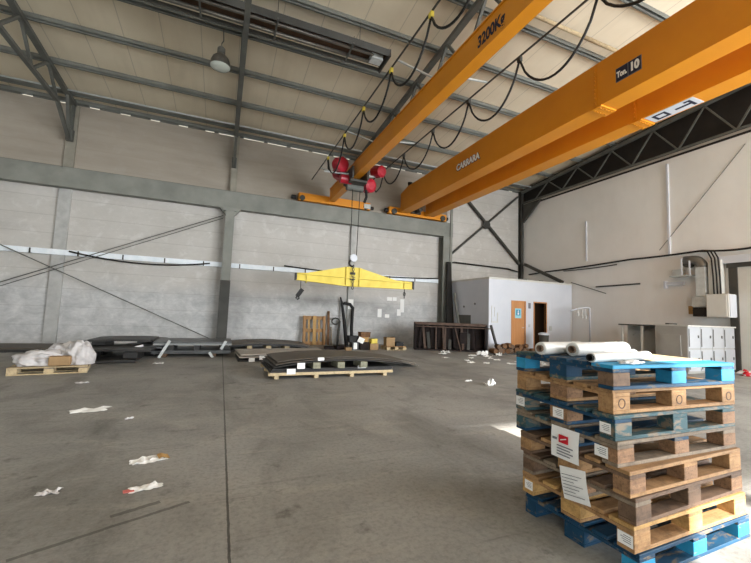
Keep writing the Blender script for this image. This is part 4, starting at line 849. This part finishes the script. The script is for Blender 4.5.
# wood scraps before the office
for k in range(16):
    rnd = random.Random(100+k); up2 = k >= 10; kk = k-10 if up2 else k
    x = (10.12 if up2 else 9.98)+(.27 if up2 else .215)*kk+rnd.uniform(-.04, .04); y = 11.92+rnd.uniform(-.08, .08); L = rnd.uniform(.26, .44); r = rnd.uniform(.085, .115); a = 1.2+rnd.uniform(-.5, .5)
    z = r+(.19 if up2 else 0)
    dx, dy = math.cos(a)*L/2, math.sin(a)*L/2; tz = rnd.uniform(-.04, .06)
    mb = MB().tube([(x-dx, y-dy, z+max(0, tz)), (x, y, z+.01+max(0, tz)/2), (x+dx, y+dy, z)], [r*.9, r, r*.8], 9)
    tag(mb.build('firewood_log', ['log', 'wood_b', 'log'][k % 3], smooth=False), 'short brown scrap log before the office, %s from the left in the %s row' % (ORD[kk], 'upper' if up2 else 'bottom'), 'log', 'scrap logs before the office')
tag(MB().bar((10.46, 12.22, .0), (10.14, 12.3, 1.1), .12, .06).build('leaning_bar', 'steel_d'), 'dark stick leaning on the office front behind the scrap logs', 'stick')
tag(MB().bb(9.7, 12.3, 11.5, 11.6, 0, .04).build('steel_angle', 'steel_d'), 'dark steel strip on the floor before the scrap logs', 'strip')
bk = empty('waste_bin', (12.25, 11.6, 0), 'grey waste bin with a white lid before the dark office doorway', 'bin')
MB().lathe([(0, 0), (.15, 0), (.19, .78), (0, .78)], (12.25, 11.6, 0), (0, 0, 1), 20).build('body', 'steel_d', bk, smooth=True, **W_)
MB().lathe([(0, .78), (.22, .78), (.22, .84), (.1, .88), (0, .88)], (12.25, 11.6, 0), (0, 0, 1), 20).build('lid', 'white', bk, **W_)

# ------------------------------------------------------------ litter on the floor
def scrap(x, y, w, d, rz, m, label, seed, group=None, h=.03, cat='paper'):
    n = 8; v = []; f = []
    for i in range(n+1):
        for j in range(n+1):
            u, t = i/n-.5, j/n-.5
            edge = 1+.35*noise.noise(Vector((u*3+seed, t*3, seed)))
            v.append((u*w*edge, t*d*edge, .004+max(0, h*(noise.noise(Vector((u*4+seed*2, t*4, 7)))+.25))))
    for i in range(n):
        for j in range(n): a = i*(n+1)+j; f.append((a, a+n+1, a+n+2, a+1))
    mb = MB(); mb.add(v, f); o = mb.build('paper_scrap' if cat == 'paper' else 'plastic_scrap', m, None, origin=(0, 0, 0)); o.location = (x, y, 0); o.rotation_euler = (0, 0, rz)
    so = o.modifiers.new('thickness', 'SOLIDIFY'); so.thickness = .002
    return tag(o, label, cat, group)
a = scrap(-.52, 4.02, .26, .14, .3, 'paper', 'torn white packet with a yellow end on the near floor, behind the pink one', 1)
b = MB().sheet(.09, .11, .004, lambda u, v: .012+.01*math.sin(5*u)).build('yellow_end', 'wood_y', a); b.location = (.08, -.05, .004)
a = scrap(-.45, 3.43, .22, .10, .25, 'paper', 'white scrap with a pinkish red end nearest the camera', 2)
b = MB().sheet(.07, .05, .004, lambda u, v: .01).build('red_end', mat('pink_print', (220, 120, 112), None), a); b.location = (-.14, -.04, .004)
scrap(-1.5, 6.05, .42, .2, .25, 'paper', 'larger white sheet on the left floor before the sack pallet', 3)
scrap(-1.08, 3.55, .14, .07, .1, 'sack', 'small dull scrap on the near left floor', 4)
scrap(-1.3, 10.45, .22, .1, .1, 'paper', 'white scrap on the floor before the strapped sheet stack', 6)
scrap(-2.15, 8.1, .2, .09, .1, 'sack', 'pale scrap right of the sack pallet', 7)
scrap(-.95, 5.5, .09, .05, .4, 'sack', 'tiny scrap right of the larger white sheet', 8)
scrap(5.32, 6.45, .26, .16, .5, 'paper', 'crumpled white rag on the floor left of the pallet stack', 9, h=.14)
scrap(5.1, 6.9, .2, .03, .1, 'paper', 'white strip beside the crumpled white rag', 10)
rnd = random.Random(5)
for x, y, w, h in ((8.05, 12.35, .35, .16), (7.7, 12.0, .25, .06), (8.5, 11.3, .25, .06), (8.9, 11.0, .3, .07), (9.1, 11.5, .4, .22), (9.7, 11.3, .2, .14), (8.0, 10.7, .22, .04), (7.4, 10.1, .16, .05), (7.2, 9.6, .22, .04), (7.7, 9.5, .26, .03), (8.6, 10.1, .2, .04), (8.4, 9.2, .3, .03), (9.0, 9.6, .2, .03), (7.1, 10.9, .2, .03), (8.7, 10.55, .24, .03), (9.5, 9.0, .14, .03), (8.9, 8.6, .3, .03), (9.9, 9.5, .18, .02)):
    scrap(x, y, w, w*.7, rnd.uniform(0, 3), 'paper', 'white paper scrap littering the floor in front of the rusty stillage', rnd.uniform(0, 50), 'paper scraps before the stillage', h)
scrap(7.6, 4.55, .2, .12, .2, 'paper', 'white scrap on the floor right of the pallet stack', 21)
blob('plastic_bag', (14.2, 6.1, 0), (.22, .16, .10), 'sack', 12, .6, 4, 'red and white plastic bag on the floor at the right edge', 'bag', fr=4)
for q in ((-.1, -.08, .0), (.09, .03, .03)): blob('red_print', q, (.12, .09, .10), 'redink', 15, .5, 3, fr=5, parent=bpy.data.objects['plastic_bag'])
blob('plastic_scrap', (6.0, 3.1, 0), (.06, .05, .03), 'black', 14, .5, 3, 'small black lump on the floor right of the pallet stack', 'plastic', fr=4)
tag(MB().box((1.33, 1.75, .006), (.09, .04, .008), (0, 0, .3)).build('plastic_scrap', mat('lime_plastic', (190, 196, 70), None)), 'small lime scrap on the near floor left of the blue pallet', 'plastic')
